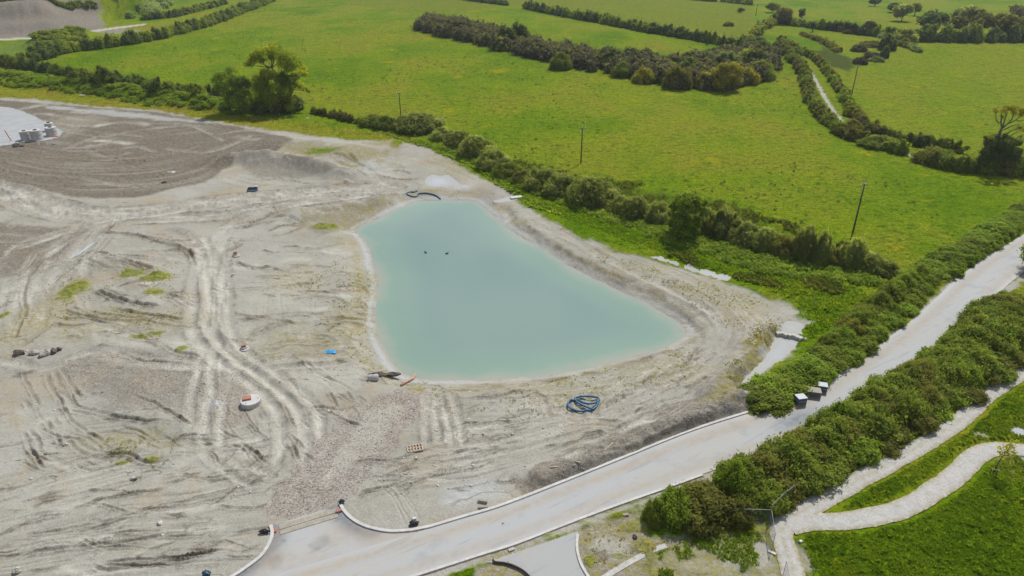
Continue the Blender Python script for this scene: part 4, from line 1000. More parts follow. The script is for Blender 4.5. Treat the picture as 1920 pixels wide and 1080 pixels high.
# ---- far and middle hedges
HL = [
 ([(-30,116),(0,122),(60,134),(110,144),(160,152),(215,158),(240,160)], 4.5, 3.6, ['dark', 'hedge'], 'dark hedge at the left edge of the field behind the weedy bank', .4),
 ([(250,162),(300,170),(350,176),(400,183),(425,188)], 4.0, 3.0, ['hedge', 'dark'], 'scrubby hedge leading up to the oak clump from the left', .4),
 ([(45,120),(80,112),(120,100),(180,92),(250,82),(320,68),(400,45),(450,26),(515,0)], 7, 4.5, ['hedge', 'dark'], 'long rising hedge between the quarry track and the big field', .6),
 ([(985,16),(1050,30),(1120,42),(1200,58),(1260,68),(1330,80),(1390,92)], 5, 4.0, ['dark', 'hedge'], 'long dark hedge along the top edge of the hillside field', .7),
 ([(1400,84),(1420,62),(1450,46)], 5, 3, ['hedge', 'olive'], 'short hedge rising from the thicket towards the far lane', .7),
 ([(840,-4),(900,4),(955,11)], 5, 3, ['dark'], 'short dark hedge at the top of the pale pasture', .8),
 ([(1290,0),(1340,4)], 5, 2.5, ['dark'], 'smallest dark hedge fragment at the far top of the pasture', .8),
 ([(1355,4),(1410,10)], 5, 3.5, ['hedge'], 'greenish hedge fragment at the far end of the pale pasture', .8),
 ([(1455,90),(1478,105),(1500,128),(1512,160),(1522,192),(1545,226),(1580,255),(1620,268),(1660,280),(1698,290)], 4.2, 2.6, ['hedge', 'olive', 'fresh'], 'thick hedge on the left side of the sunken field lane', .38),
 ([(1462,78),(1500,98),(1535,118),(1558,148),(1580,180),(1600,215),(1622,240),(1650,256)], 3.6, 2.2, ['fresh', 'olive', 'hedge'], 'hedge on the right side of the sunken field lane', .4),
 ([(1730,304),(1770,316),(1810,322),(1860,326),(1925,330)], 5.0, 3.0, ['hedge', 'olive'], 'hedge running right beneath the ivy covered tree', .36),
 ([(1652,256),(1690,268),(1740,276),(1800,288)], 3.0, 2.4, ['dark', 'hedge'], 'hedge behind the lane end leading to the ivy covered tree', .36),
 ([(1450,42),(1500,50),(1560,58),(1620,66),(1680,72),(1725,74)], 6, 4.0, ['dark', 'hedge'], 'dark hedge below the far right sloping pasture', .8),
 ([(1722,78),(1770,79),(1830,79),(1880,79),(1940,79)], 8, 6.0, ['hedge', 'dark'], 'bushy hedge along the top edge of the right hand field', .8),
 ([(205,2),(225,-2),(300,-4)], 5, 4, ['dark'], 'dark hedge behind the pale thicket beside the quarry', .8),
 ([(275,38),(320,33),(360,24),(420,8)], 6, 3.5, ['dark', 'hedge'], 'dark hedge below the sloping green field beside the quarry', .8),
 ([(0,18),(40,14),(100,12),(180,10)], 5, 2.0, ['hedge'], 'thin hedge along the crest above the quarry face', .8),
 ([(1620,62),(1680,80),(1720,98)], 4, 2.0, ['olive', 'pale'], 'low brambly hedge line crossing the wet meadow', .6),
 ([(590,213),(640,224),(700,238),(735,240)], 2.6, 1.8, ['hedge', 'olive'], 'low bramble hedge right of the oak clump along the stream', .28),
 ([(1570,98),(1540,78),(1500,66)], 4, 1.6, ['olive'], 'low scrub line above the dark wet patch of meadow', .6),
]
for pts, wd, ht, kd, lb, lf in HL: hedge_line(pts, wd, ht, kd, label=lb, leaf=lf)
# pale thicket by the quarry and the bramble bank: growth that reads as one mass
def mass(name, polys, n, w, h, mat, leaf, label, cat, spiky=.3, dens=1.6):
    P = UT(polys); x0, y0 = P.min(0); x1, y1 = P.max(0); L = []; tries = 0
    while len(L) < n and tries < 60000:
        tries += 1; x = random.uniform(x0, x1); y = random.uniform(y0, y1)
        if not inside(np.array([x]), np.array([y]), P)[0]: continue
        s = random.uniform(.6, 1.3); L.append((x, y, h1(x, y)+h*s*.35, w*s*.5, w*s*.5, h*s*.6, random.uniform(-.3, .3)))
    o = obj(name, leaf_mesh(name, L, M[mat], leaf, dens, .85, spiky, cap=90000)); return tag(o, label, cat, kind='stuff')
mass('thicket', [(212,28),(215,10),(240,2),(310,0),(320,12),(300,26),(270,36),(225,36)], 70, 8, 6, 'pale', .8, 'pale green willow thicket beside the quarry', 'thicket')
mass('bramble_bank', [(-40,150),(0,143),(60,148),(140,158),(220,168),(320,184),(420,196),(450,205),(440,216),(400,212),(300,202),(200,186),(100,172),(0,162),(-40,162)], 420, 2.6, .9, 'fresh', .26, 'green bramble and nettle growth over the long low bank', 'ground cover')
mass('bramble_mound', [(68,88),(90,72),(130,68),(160,76),(150,90),(110,96)], 70, 5, 1.5, 'hedge', .6, 'dark green overgrown mound below the quarry track', 'ground cover')
mass('scrub', [(782,56),(800,42),(870,50),(920,62),(1000,86),(1100,106),(1200,122),(1300,122),(1350,112),(1420,98),(1450,108),(1452,130),(1428,152),(1388,164),(1330,171),(1260,161),(1190,147),(1110,134),(1040,116),(960,101),(880,82),(825,68)], 900, 5.0, 4.6, 'gorse', .40, 'dark gorse and blackthorn scrub filling the long thicket on the hillside', 'scrub')
mass('stream_growth', [(830,280),(880,305),(940,335),(1000,362),(1080,392),(1180,432),(1290,470),(1400,505),(1500,525),(1600,532),(1650,535),(1640,520),(1500,490),(1380,458),(1280,430),(1180,398),(1080,372),(1000,348),(900,305),(850,270)], 520, 2.2, .8, 'fresh', .2, 'nettles and low brambles along the foot of the stream shrubs', 'ground cover')
random.seed(9)
# ---- shrubs along the stream, told apart one by one: foot px, py, width px, height px
SS = [
 ('hedge', 700, 236, 40, 18, 'flat low shrub left of the utility pole above the dirt'), ('hedge', 722, 242, 34, 20, 'small dark shrub touching the round willow bush on its left'),
 ('willow', 782, 248, 66, 28, 'big round dense bush at the foot of the utility pole'), ('willow', 830, 262, 36, 18, 'low feathery shrub just right of the big round bush'),
 ('willow', 862, 276, 44, 24, 'feathery pale topped willow at the upper bend of the stream'), ('willow', 893, 296, 50, 32, 'tall feathery willow at the upper bend of the stream'), ('willow', 925, 318, 46, 30, 'feathery willow directly above the white headwall ditch'),
 ('hedge', 955, 334, 42, 24, 'dark leafy shrub behind the small white headwall'), ('olive', 985, 345, 34, 22, 'brownish shrub just right of the white headwall'),
 ('willow', 1020, 358, 52, 34, 'pale topped willow shrub upper of the close pair below the tall pole'), ('willow', 1056, 370, 50, 34, 'pale topped willow shrub lower of the close pair below the tall pole'),
 ('willow', 1112, 388, 66, 42, 'large rounded willow dome casting shade on the grass'), ('willow', 1165, 402, 40, 26, 'small willow right of the large rounded dome'), ('willow', 1195, 412, 42, 34, 'bright tipped willow left of the leafy sycamore'), ('willow', 1238, 420, 40, 34, 'willow shrub tucked against the left side of the sycamore'),
 ('willow', 1325, 440, 44, 36, 'grey green willow tucked against the right side of the sycamore'), ('willow', 1360, 448, 48, 44, 'tall grey green willow standing right of the sycamore'), ('willow', 1402, 464, 50, 34, 'broad low willow midway along the right half of the stream'),
 ('willow', 1440, 474, 46, 36, 'second willow left of the pair of upright willows'), ('olive', 1478, 484, 44, 36, 'brownish willow left of the pair of upright willows'), ('willow', 1512, 490, 36, 52, 'left one of the two upright grey willows'), ('willow', 1542, 496, 34, 46, 'right one of the two upright grey willows'),
 ('olive', 1575, 500, 40, 26, 'small brown shrub in front of the leaning tall pole'), ('willow', 1606, 506, 42, 46, 'bushy upright willow below the leaning tall pole'), ('willow', 1640, 514, 44, 30, 'low willow left of the stream end at the roadside hedge'), ('willow', 1668, 520, 36, 24, 'last low willow of the stream row beside the roadside hedge'),
 ('olive', 1585, 466, 22, 14, 'small round bush alone in the field by the leaning pole base'),
]
for kd, px, py, wp, hp, lb in SS: bush_px('willow_shrub' if kd == 'willow' else 'shrub', kd, px, py+3, wp*1.3, hp*1.4, lb, 'shrub', 'shrubs along the stream')
# ---- bushes that stand out in the hillside thicket
TB = [
 ('dark', 948, 92, 34, 40, 'dark upright evergreen, left of two in the thicket'), ('dark', 972, 88, 34, 42, 'dark upright evergreen, right of two in the thicket'), ('gorse', 815, 58, 40, 26, 'dark gorse hump at the far left tip of the thicket'), ('gorse', 860, 68, 50, 26, 'wide brown gorse clump near the left tip of the thicket'),
 ('oak', 906, 84, 24, 20, 'bright green small tree, left of two before the dark evergreens'), ('oak', 940, 96, 24, 24, 'bright green small tree, right of two before the dark evergreens'), ('hedge', 1052, 132, 30, 32, 'rounded green bush bulging from the lower edge of the thicket'), ('oak', 1048, 112, 20, 24, 'pointed yellow green bush behind the rounded green bush'),
 ('gorse', 1010, 110, 44, 26, 'brown gorse clump left of the rounded green bush'), ('gorse', 1105, 128, 48, 26, 'brown gorse clump right of the rounded green bush'), ('dark', 1152, 130, 36, 36, 'dark bush at the middle top of the thicket'), ('hedge', 1168, 146, 32, 28, 'green bush at the middle of the thicket below the dark one'),
 ('gold', 1208, 158, 30, 30, 'pale green bush, left of a bright pair at the lower edge'), ('fresh', 1234, 156, 28, 28, 'pale green bush, right of a bright pair at the lower edge'), ('dark', 1182, 118, 30, 28, 'small dark bush on the top edge left of the middle'), ('dark', 1218, 122, 32, 30, 'small dark bush on the top edge at the middle'), ('hedge', 1250, 136, 30, 26, 'mid green bush right of the bright pair'),
 ('olive', 1272, 168, 38, 48, 'tall brownish bush at the lower right edge of the thicket'), ('dark', 1298, 150, 40, 40, 'broad dark bush behind the tall brownish one'), ('gold', 1324, 168, 32, 32, 'rounded golden green bush at the lower edge of the thicket'), ('dark', 1325, 132, 34, 32, 'dark bush above the rounded golden green bush'),
 ('olive', 1352, 128, 34, 26, 'olive bush left of the pale leaved tree'), ('dark', 1436, 114, 40, 34, 'dark bush at the upper right corner of the thicket'), ('oak', 1405, 128, 34, 34, 'mid green bush right of the pale leaved tree'), ('gold', 1405, 160, 32, 30, 'yellow green bush right of the big golden tree'), ('hedge', 1428, 152, 40, 36, 'green bush at the right end of the thicket'), ('dark', 1418, 136, 40, 40, 'dark bush behind the right end of the thicket'),
 ('dark', 1418, 100, 40, 30, 'dark rounded bush where the top hedge meets the thicket'), ('hedge', 1375, 106, 26, 20, 'small green bush alone near the top right of the field'), ('dark', 1333, 102, 14, 10, 'tiny lone bush in the grass above the thicket'), ('dark', 1326, 85, 5, 4, 'tiniest dark bush in the grass below the top hedge'),
 ]
for kd, px, py, wp, hp, lb in TB: bush_px('bush', kd, px, py, wp*1.3, hp*1.02, lb, 'bush', 'bushes of the hillside thicket')
# ---- bushes and trees of the far right
FB = [
 ('dark', 1668, 96, 30, 32, 'round dark green bush where three fields meet'), ('willow', 1700, 84, 42, 32, 'broad grey green bush behind the round dark one'), ('olive', 1698, 88, 22, 16, 'small brownish bush at the field corner'), ('dark', 1660, 110, 16, 26, 'narrow dark conical bush in the wet meadow corner'), ('pale', 1646, 117, 28, 11, 'flat silvery bush at the edge of the right field'),
 ('gorse', 1616, 122, 24, 16, 'dark bush just behind the far utility pole'), ('gorse', 1613, 98, 26, 16, 'dark bush at the left of the meadow scrub'), ('gorse', 1637, 112, 30, 16, 'brown bush in the middle of the meadow scrub'), ('olive', 1645, 90, 46, 14, 'broad olive bramble patch in the meadow'), ('pale', 1564, 58, 18, 9, 'whitish blossoming bush in the far wet meadow'), ('olive', 1596, 64, 26, 12, 'low brown bush beside the blossoming one'), ('dark', 1508, 52, 12, 4, 'lowest dark shrub below the far hedge'),
 ('olive', 1480, 105, 26, 18, 'brown bush at the upper end of the lane'), ('gorse', 1496, 106, 16, 12, 'purplish bush above the lane'), ('gorse', 1470, 100, 30, 16, 'dark bush beside the thicket at the lane top'),
 ('dark', 1660, 258, 12, 16, 'small pointed conifer, left of a pair by the right field'), ('dark', 1671, 260, 12, 16, 'small pointed conifer, right of a pair by the right field'), ('olive', 1690, 268, 26, 20, 'rounded brownish bush beside the pair of small conifers'), ('dark', 1731, 277, 32, 26, 'dark evergreen bush midway along the lower edge of the right field'),
 ('fresh', 1765, 310, 60, 34, 'large leafy bush right of the lane gateway'), ('hedge', 1660, 282, 70, 26, 'low broad bush left of the lane gateway'), ('olive', 1600, 250, 40, 26, 'golden green bush at the lower bend of the lane'), ('hedge', 1598, 220, 26, 24, 'green bush right of the lower lane'), ('gorse', 1612, 243, 34, 24, 'purplish dark bush right of the lower lane'), ('dark', 1633, 250, 26, 18, 'dark spiky bush at the field edge by the lower lane'),
 ('olive', 1368, 50, 20, 10, 'golden bush beside the far pole below the pasture'),
]
for kd, px, py, wp, hp, lb in FB: bush_px('bush', kd, px, py, wp, hp, lb, 'bush', 'bushes around the far fields')
def round_tree(px, py, w, h, mat, label, leaf=.8, core=.75, shell=.45, dens=1.6, spiky=0):
    g = random.Random(px*7+py); lob = []
    for k in range(11):
        a = math.pi*g.random(); q = g.random()**.5
        lob.append((px+math.cos(a)*q*w*.36, py-h*(.36+.34*math.sin(a)*q+.08*g.random()), min(w, h)*(.20+.08*g.random())))
    lob += [(px, py-h*.45, min(w, h)*.33), (px-w*.15, py-h*.66, min(w, h)*.24), (px+w*.17, py-h*.62, min(w, h)*.24)]
    return tree('broadleaf_tree', (px, py), lob, [(px, py), (px+.5, py-h*.3), (px, py-h*.6)], mat, label, leaf, dens, .8, core, 'tree', 'trees around the far fields', True, .35, shell, spiky)
round_tree(1747, 62, 60, 46, 'dark', 'broad dark round crowned tree, leftmost of the far tree group')
round_tree(1790, 66, 36, 40, 'olive', 'slim twiggy tree right of the broad dark tree')
round_tree(1812, 50, 62, 42, 'willow', 'hazy grey twiggy tree standing behind the group')
round_tree(1836, 70, 44, 50, 'olive', 'twiggy tree with a yellow topped crown in the middle of the group')
round_tree(1878, 74, 52, 54, 'olive', 'large tree with yellow crown edge at the right of the group')
round_tree(1912, 72, 34, 48, 'hedge', 'rightmost thin stemmed tree of the group at the frame edge')
round_tree(1912, 50, 50, 44, 'gorse', 'reddish brown tree behind the right end of the group')
round_tree(1690, 40, 50, 34, 'willow', 'large grey willow beside the far sloping pasture')
round_tree(1714, 30, 20, 30, 'hedge', 'slender tree between the far willow and the pasture beyond')
round_tree(1676, 24, 26, 20, 'dark', 'dark round tree left of the far willow')
round_tree(1640, 12, 40, 16, 'dark', 'low dark tree clump at the far top of the sloping pasture')
round_tree(1447, 24, 24, 22, 'hedge', 'round green tree at the head of the far lane')
round_tree(1466, 46, 34, 36, 'olive', 'grey twiggy tree at the left end of the far hedge', .6, .5)
round_tree(1500, 44, 14, 34, 'dark', 'ivy clad narrow tree in the far hedge', .6, .6)
round_tree(1523, 60, 10, 24, 'dark', 'ivy covered stump standing alone before the far hedge', .5)
round_tree(1630, 66, 22, 30, 'gorse', 'leaning bare tree at the right part of the far hedge', .6, .5)
round_tree(1388, 24, 18, 10, 'hedge', 'small round tree near the far pole')
round_tree(340, 62, 16, 18, 'dark', 'dark round tree breaking the line of the long rising hedge')
# ---- named trees
round_tree(1944, 508, 74, 62, 'fresh', 'leafy tree reaching into the right frame edge over the road', .2)
tree('oak_tree', (522, 208), [(478,126,9),(488,120,12),(496,112,12),(507,104,12),(520,100,12),(532,102,13),(545,108,13),(556,116,12),(566,126,11),(575,136,9),(582,141,7),(540,124,12),(552,132,12),(562,146,10),(545,146,9),(556,160,9),(566,166,9),(576,168,7),(583,172,5),(548,174,9),(524,114,10),(508,118,8)],
     [(532,208),(536,186),(540,166),(532,146),(522,132)], 'oak', 'tall spreading oak with open crown behind the other two trees', .30, 1.25, 1.0, 0, tr=.45, shell=.2)
tree('broadleaf_tree', (458, 212), [(420,150,9),(430,144,11),(442,142,12),(454,146,12),(464,152,12),(474,160,11),(424,162,10),(436,160,14),(452,164,15),(468,174,14),(440,178,14),(456,186,15),(472,190,12),(434,190,11),(448,200,12),(466,202,12)],
     [(456,212),(455,196),(450,180),(448,164)], 'fresh', 'left bushy tree of the oak clump behind the white topped pole', .27, 1.3, 1.0, .35, shell=.3)
tree('broadleaf_tree', (516, 212), [(494,150,12),(508,143,13),(522,142,13),(536,150,13),(546,160,12),(492,164,13),(508,160,16),(526,164,16),(542,172,12),(500,180,14),(518,182,16),(536,186,13),(550,188,9),(508,198,13),(528,200,13),(546,200,9)],
     [(516,212),(516,190),(514,170),(512,156)], 'oak', 'middle olive brown tree in front of the tall oak', .25, 1.2, 1.0, .35, shell=.3, spiky=.4)
bush_px('bush', 'dark', 524, 213, 70, 44, 'dark green bush at the foot of the middle tree', 'bush')
bush_px('bush', 'hedge', 488, 213, 50, 30, 'leafy bush between the left and middle trees of the clump', 'bush')
tree('sycamore_tree', (1282, 446), [(1265,378,11),(1278,370,12),(1290,372,12),(1300,382,11),(1312,380,9),(1260,392,12),(1276,390,15),(1294,396,14),(1308,394,9),(1270,410,16),(1288,416,17),(1302,412,11),(1262,424,14),(1280,430,16),(1298,430,14)],
     [(1282,446),(1282,424),(1280,404),(1282,388)], 'fresh', 'tallest leafy tree with pale crown among the stream shrubs', .26, 1.7, .9, .65)
tree('broadleaf_tree', (1362, 170), [(1340,140,11),(1352,130,12),(1366,126,12),(1380,134,11),(1342,156,12),(1358,148,15),(1374,152,14),(1350,162,12),(1368,164,12),(1382,150,9)], [(1362,170),(1362,156),(1362,142)], 'gold', 'big golden green tree at the lower right corner of the thicket', .4, 1.6, .9, .7)
tree('broadleaf_tree', (1380, 134), [(1342,108,6),(1352,104,8),(1366,106,9),(1378,112,9),(1386,120,8),(1360,116,9),(1372,122,9)], [(1372,134),(1370,122),(1366,112)], 'pale', 'pale leaved tree behind the big golden green tree', .4, 1.6, .9, .65)
# ---- bare crooked oak with ivy
B = G1(1858, 322); q, dep = ppm(B); root = empty('crooked_oak_tree', B); tag(root, 'crooked half bare tree with ivy smothered trunk beside the right field', 'tree')
def lc(px, py, y=0): return ((px-1858)/q, y, (322-py)/q/math.cos(dep))
m = MB()
for pts, r0_, r1_ in [([(1858,326),(1854,300),(1850,270),(1851,248),(1852,240)], .55, .26), ([(1852,242),(1846,232),(1843,222),(1840,214),(1845,208)], .22, .06), ([(1844,234),(1837,228),(1833,218),(1835,210)], .14, .05), ([(1853,242),(1853,230),(1854,218),(1854,206)], .2, .06), ([(1854,242),(1860,234),(1865,226),(1864,214),(1860,208)], .18, .06), ([(1862,234),(1870,228),(1876,220),(1878,210)], .15, .05), ([(1872,228),(1880,230),(1888,228),(1893,220),(1888,216)], .1, .04), ([(1856,246),(1868,238),(1878,236),(1884,242),(1878,250)], .14, .05), ([(1862,254),(1870,246),(1880,242),(1884,238)], .14, .05), ([(1868,262),(1876,252),(1884,246)], .14, .05), ([(1876,270),(1890,258),(1902,254),(1914,256)], .14, .05), ([(1880,266),(1894,262),(1906,264),(1914,266)], .12, .05), ([(1850,264),(1840,258),(1830,258)], .12, .04), ([(1846,214),(1851,218),(1846,224),(1842,222)], .1, .04), ([(1890,244),(1898,242),(1902,238)], .07, .03)]:
    yy = random.uniform(-1.2, 1.2); n = len(pts)
    m.tube([lc(a, b, yy*i/(n-1) if r0_ < .5 else 0) for i, (a, b) in enumerate(pts)], [r0_+(r1_-r0_)*i/(n-1) for i in range(n)], 6)
m.build('trunk', M['bark'], root, True)
L = []
for px, py, r in [(1840,211,4),(1848,207,4),(1856,206,5),(1866,208,5),(1875,211,4),(1882,216,4),(1890,218,3.5),(1834,212,3.5),(1872,217,4),(1893,222,2.5),(1860,212,4),(1846,222,2.5),(1880,240,3),(1906,244,4),(1914,246,4),(1898,260,3),(1833,257,3),(1896,247,3)]:
    for k in range(2): c = lc(px+random.gauss(0, 1), py+random.gauss(0, .8), random.uniform(-1.2, 1.2)); L.append((*c, 1.5*r/q, 1.3*r/q, .95*r/q, random.uniform(-.3, .2)))
obj('crown', leaf_mesh('crown', L, M['gold'], .2, .95, 0, 0, .1), root)
L = []
for px, py, r in [(1852,262,7),(1846,272,10),(1860,276,12),(1874,272,10),(1840,286,13),(1858,290,16),(1878,288,15),(1893,286,10),(1834,302,14),(1852,308,18),(1874,308,18),(1894,304,14),(1826,312,10),(1902,314,10),(1862,256,5),(1836,262,4),(1884,266,6)]:
    for k in range(2): c = lc(px, py, random.uniform(-1.5, 1.5)); L.append((*c, r/q, r/q, r/q*.9, random.uniform(-.2, .2)))
obj('ivy', leaf_mesh('ivy', L, M['dark'], .26, 1.8, .7, 0), root)
# ---- sapling with its support
B = G1(1860, 889); q, dep = ppm(B); root = empty('sapling', B); tag(root, 'young staked tree with thin yellow green crown beside the curved path', 'tree')
def lc(px, py, y=0): return ((px-1860)/q, y, (889-py)/q/math.cos(dep))
m = MB(); m.tube([(0, 0, -.1), lc(1864, 862), lc(1869, 845), lc(1873, 826)], [.06, .05, .035, .015], 6); 
for a, b in (((1866, 852), (1856, 836)), ((1868, 846), (1880, 836)), ((1870, 840), (1862, 828)), ((1866, 856), (1857, 850)), ((1869, 842), (1882, 846))): m.tube([lc(*a), lc(*b, random.uniform(-.8, .8))], [.025, .008], 5)
m.build('trunk', M['bark'], root, True)
L = [(*lc(px, py, random.uniform(-.5, .5)), r/q, r/q, r/q*.9, random.uniform(-.2, .3)) for px, py, r in [(1856,840,7),(1862,832,7),(1870,828,7),(1876,836,7),(1882,844,6),(1868,842,8),(1858,848,5),(1876,850,6),(1872,820,5),(1864,850,5),(1854,838,5),(1884,846,4)]]
obj('crown', leaf_mesh('crown', L, M['gold'], .15, .5, 0, 0, .1), root)
st = empty('tree_stake', B); tag(st, 'low timber stake frame around the foot of the sapling', 'tree support')
for sx, sy in ((-.4, -.15), (.12, -.35), (.35, .2)): mm = MB(); mm.tube([(sx, sy, -.1), (sx, sy, .85)], .045, 6); mm.build('post', M['oldwood'], st)
mm = MB(); mm.box((-.02, -.25, .82), (.75, .06, .08), -.35); mm.build('rail', M['wood'], st)

# ---- small plants
def scatter(name, n, regions, size, mat, label, cat, kind='tuft', test=None, blades=7, grmin=None, grmax=None, up=1.0, width=.18, jitter=.5):
    pts = []
    for poly, share in regions:
        P = UT(poly); x0, y0 = P.min(0); x1, y1 = P.max(0); need = int(n*share); m = 0
        for _ in range(40):
            x = rng.uniform(x0, x1, need*2); y = rng.uniform(y0, y1, need*2); ok = inside(x, y, P)
            g = grid_at(x, y, GR)
            if grmin is not None: ok &= g > grmin
            if grmax is not None: ok &= g < grmax
            ok &= grid_at(x, y, kill) < .2
            if test is not None: ok &= test(x, y)
            x, y = x[ok], y[ok]; pts.append(np.stack([x, y], 1)[:need-m]); m += len(pts[-1])
            if m >= need: break
    P = np.concatenate(pts); n = len(P); z = grid_at(P[:, 0], P[:, 1], GZ)
    s = size*(.5+rng.random(n)**1.5)
    bb = np.repeat(np.arange(n), blades); k = len(bb); a = rng.random(k)*6.283; le = s[bb]*(.6+.6*rng.random(k))
    c = np.stack([P[bb, 0]+np.cos(a)*s[bb]*jitter*rng.random(k), P[bb, 1]+np.sin(a)*s[bb]*jitter*rng.random(k), z[bb]-.03], 1)
    lean = np.stack([np.cos(a)*.55, np.sin(a)*.55, np.full(k, up)], 1)*le[:, None]
    sd_ = np.stack([-np.sin(a), np.cos(a), np.zeros(k)], 1)*(le*width)[:, None]
    V = np.stack([c-sd_, c+sd_, c+lean*.6+sd_*.8+np.array([0, 0, 1])*(le*.08)[:, None], c+lean, c+lean*.6-sd_*.8], 1).reshape(-1, 3)
    Fq = np.arange(k*5).reshape(k, 5)
    o = obj(name, raw_mesh(name, V, [Fq], mat, False, None, {'tint': np.clip(.5+.3*noise(P[bb, 0]*.4, P[bb, 1]*.4, 3)+.3*(rng.random(k)-.5), 0, 1)}))
    return tag(o, label, cat, kind='stuff')
MEAD = [(1505,992),(1600,985),(1690,965),(1760,932),(1812,890),(1850,862),(1990,850),(2100,1100),(1525,1100)]
scatter('meadow_grass', 20000, [(MEAD, .62), ([(1500,960),(1650,900),(1745,852),(1800,815),(1850,750),(1990,690),(1990,840),(1850,840),(1790,890),(1690,950),(1560,972)], .24), ([(1235,1030),(1300,1012),(1420,1000),(1450,1040),(1470,1100),(1235,1100)], .05), ([(1440,960),(1530,905),(1680,830),(1800,760),(1900,690),(1930,680),(1880,720),(1740,815),(1590,905),(1480,975)], .05)],
        .20, M['blade'], 'long green meadow grass between and below the gravel paths', 'grass', grmin=.4, blades=6)
FIELDP = [(100,128),(250,100),(420,48),(520,5),(640,5),(760,60),(960,110),(1200,170),(1400,175),(1480,140),(1520,230),(1700,310),(1920,350),(1800,440),(1690,500),(1500,470),(1300,420),(1060,350),(900,290),(700,225),(560,210)]
scatter('pasture_tussocks', 2200, [(FIELDP, 1)], .42, M['rushes'], 'small dark tussocks dotted over the bright pasture', 'grass', grmin=.8, blades=9, up=.5, width=.3, test=lambda x, y: fbm(x/25, y/25, 77, 3) > -.05)
scatter('rush_clumps', 1500, [([(960,300),(1100,332),(1230,352),(1340,370),(1420,402),(1420,440),(1330,425),(1200,390),(1060,350),(960,325)], .55), ([(1385,405),(1475,418),(1530,445),(1540,475),(1440,455)], .2), ([(1250,480),(1330,470),(1480,520),(1620,540),(1540,560),(1400,530)], .25)], .55, M['rushes'], 'dark rush clumps in the damp grass beside the stream', 'rushes', grmin=.5, blades=16, up=1.0, width=.12, jitter=.6, test=lambda x, y: fbm(x/5, y/5, 78, 3) > .0)
scatter('rough_grass', 6000, [([(880,300),(950,345),(1060,410),(1200,462),(1380,520),(1490,565),(1520,640),(1640,560),(1600,540),(1400,505),(1200,440),(1000,370)], .6), ([(0,165),(420,218),(700,258),(750,258),(420,205),(0,155)], .1), ([(100,128),(1690,500),(1500,470),(1060,350),(700,225)], .3)], .32, M['blade'], 'rough grass on the strip between bare ground and stream', 'grass', grmin=.6, blades=6)
scatter('weeds', 4200, [([(1280,520),(1380,545),(1480,590),(1460,620),(1400,640),(1340,600),(1280,560)], .16), ([(1100,470),(1230,500),(1300,545),(1240,540),(1120,490)], .10), ([(1470,605),(1420,620),(1360,690),(1310,760),(1370,765),(1410,700),(1460,650)], .14), ([(640,480),(700,500),(700,640),(740,710),(690,690),(600,660),(560,540)], .16), ([(780,720),(1000,716),(1200,675),(1290,640),(1300,680),(1150,760),(1000,790),(850,780)], .14), ([(80,520),(340,480),(360,560),(300,640),(220,640),(90,590)], .16), ([(560,270),(700,270),(900,340),(940,370),(860,370),(700,330),(560,310)], .08), ([(200,820),(330,840),(320,880),(200,870)], .03), ([(1090,1000),(1200,960),(1280,1020),(1200,1060),(1110,1070)], .03)],
        .15, M['weed'], 'yellowish weeds sprouting on the bare ground around the pond', 'weeds', grmax=.6, blades=7, up=.7, width=.22, test=lambda x, y: fbm(x/3, y/3, 79, 3) > .0)
scatter('nettles', 900, [([(700,245),(800,270),(900,318),(1000,372),(1060,405),(1000,392),(880,310),(790,275)], .5), ([(1490,900),(1640,850),(1780,770),(1880,700),(1840,740),(1640,870),(1490,950)], .5)], .5, M['fresh'], 'dark nettles and docks at the hedge foot and ditch edge', 'weeds', grmin=.4, blades=14, up=.8, width=.25, jitter=.8)
# stones
def stones(name, n, regions, size, mat, label):
    pts = []
    for poly, share in regions:
        P = UT(poly); x0, y0 = P.min(0); x1, y1 = P.max(0); x = rng.uniform(x0, x1, n*4); y = rng.uniform(y0, y1, n*4); ok = inside(x, y, P) & (grid_at(x, y, GR) < .5) & (grid_at(x, y, kill) < .2)
        pts.append(np.stack([x[ok], y[ok]], 1)[:int(n*share)])
    P = np.concatenate(pts); n = len(P); z = grid_at(P[:, 0], P[:, 1], GZ); s = size*(.4+rng.random(n)**3*1.6)
    base = np.array([[1, 0, 0], [0, 1, 0], [-1, 0, 0], [0, -1, 0], [0, 0, .8], [0, 0, -.5]]); tri = np.array([[0, 1, 4], [1, 2, 4], [2, 3, 4], [3, 0, 4], [1, 0, 5], [2, 1, 5], [3, 2, 5], [0, 3, 5]])
    V = base[None]*(1+.35*rng.normal(size=(n, 6, 1)))*s[:, None, None]+.12*rng.normal(size=(n, 6, 3))*s[:, None, None]; V += np.stack([P[:, 0], P[:, 1], z+s*.1], 1)[:, None, :]
    T = (tri[None]+6*np.arange(n)[:, None, None]).reshape(-1, 3)
    return tag(obj(name, raw_mesh(name, V.reshape(-1, 3), [T], mat)), label, 'stones', kind='stuff')
stones('gravel_stones', 4200, [([(100,680),(330,665),(470,715),(455,790),(380,805),(150,735)], .35), ([(788,724),(775,785),(702,882),(640,948),(510,985),(528,905),(615,806),(750,724)], .35), ([(500,500),(690,520),(720,700),(560,720),(480,620)], .15), ([(1440,738),(1300,812),(985,938),(1080,868),(1240,805),(1360,745)], .15)], .06, M['rock'], 'broken stone scattered over the mound, ramp and banks')
stones('pale_stones', 700, [([(0,440),(500,440),(700,700),(500,1000),(0,1080)], .6), ([(700,760),(1300,640),(1340,740),(900,930),(700,900)], .4)], .10, M['white'], 'few pale stones lying loose on the grey earth')

# ------------------------------------------------------------------ built things
random.seed(31)
def place(name, px, py, label, cat, group=None, rz=0, z=None):
    P = G1(px, py); zz = gz(P.x, P.y) if z is None else z
    e = empty(name, (P.x, P.y, zz), rz); return tag(e, label, cat, group)
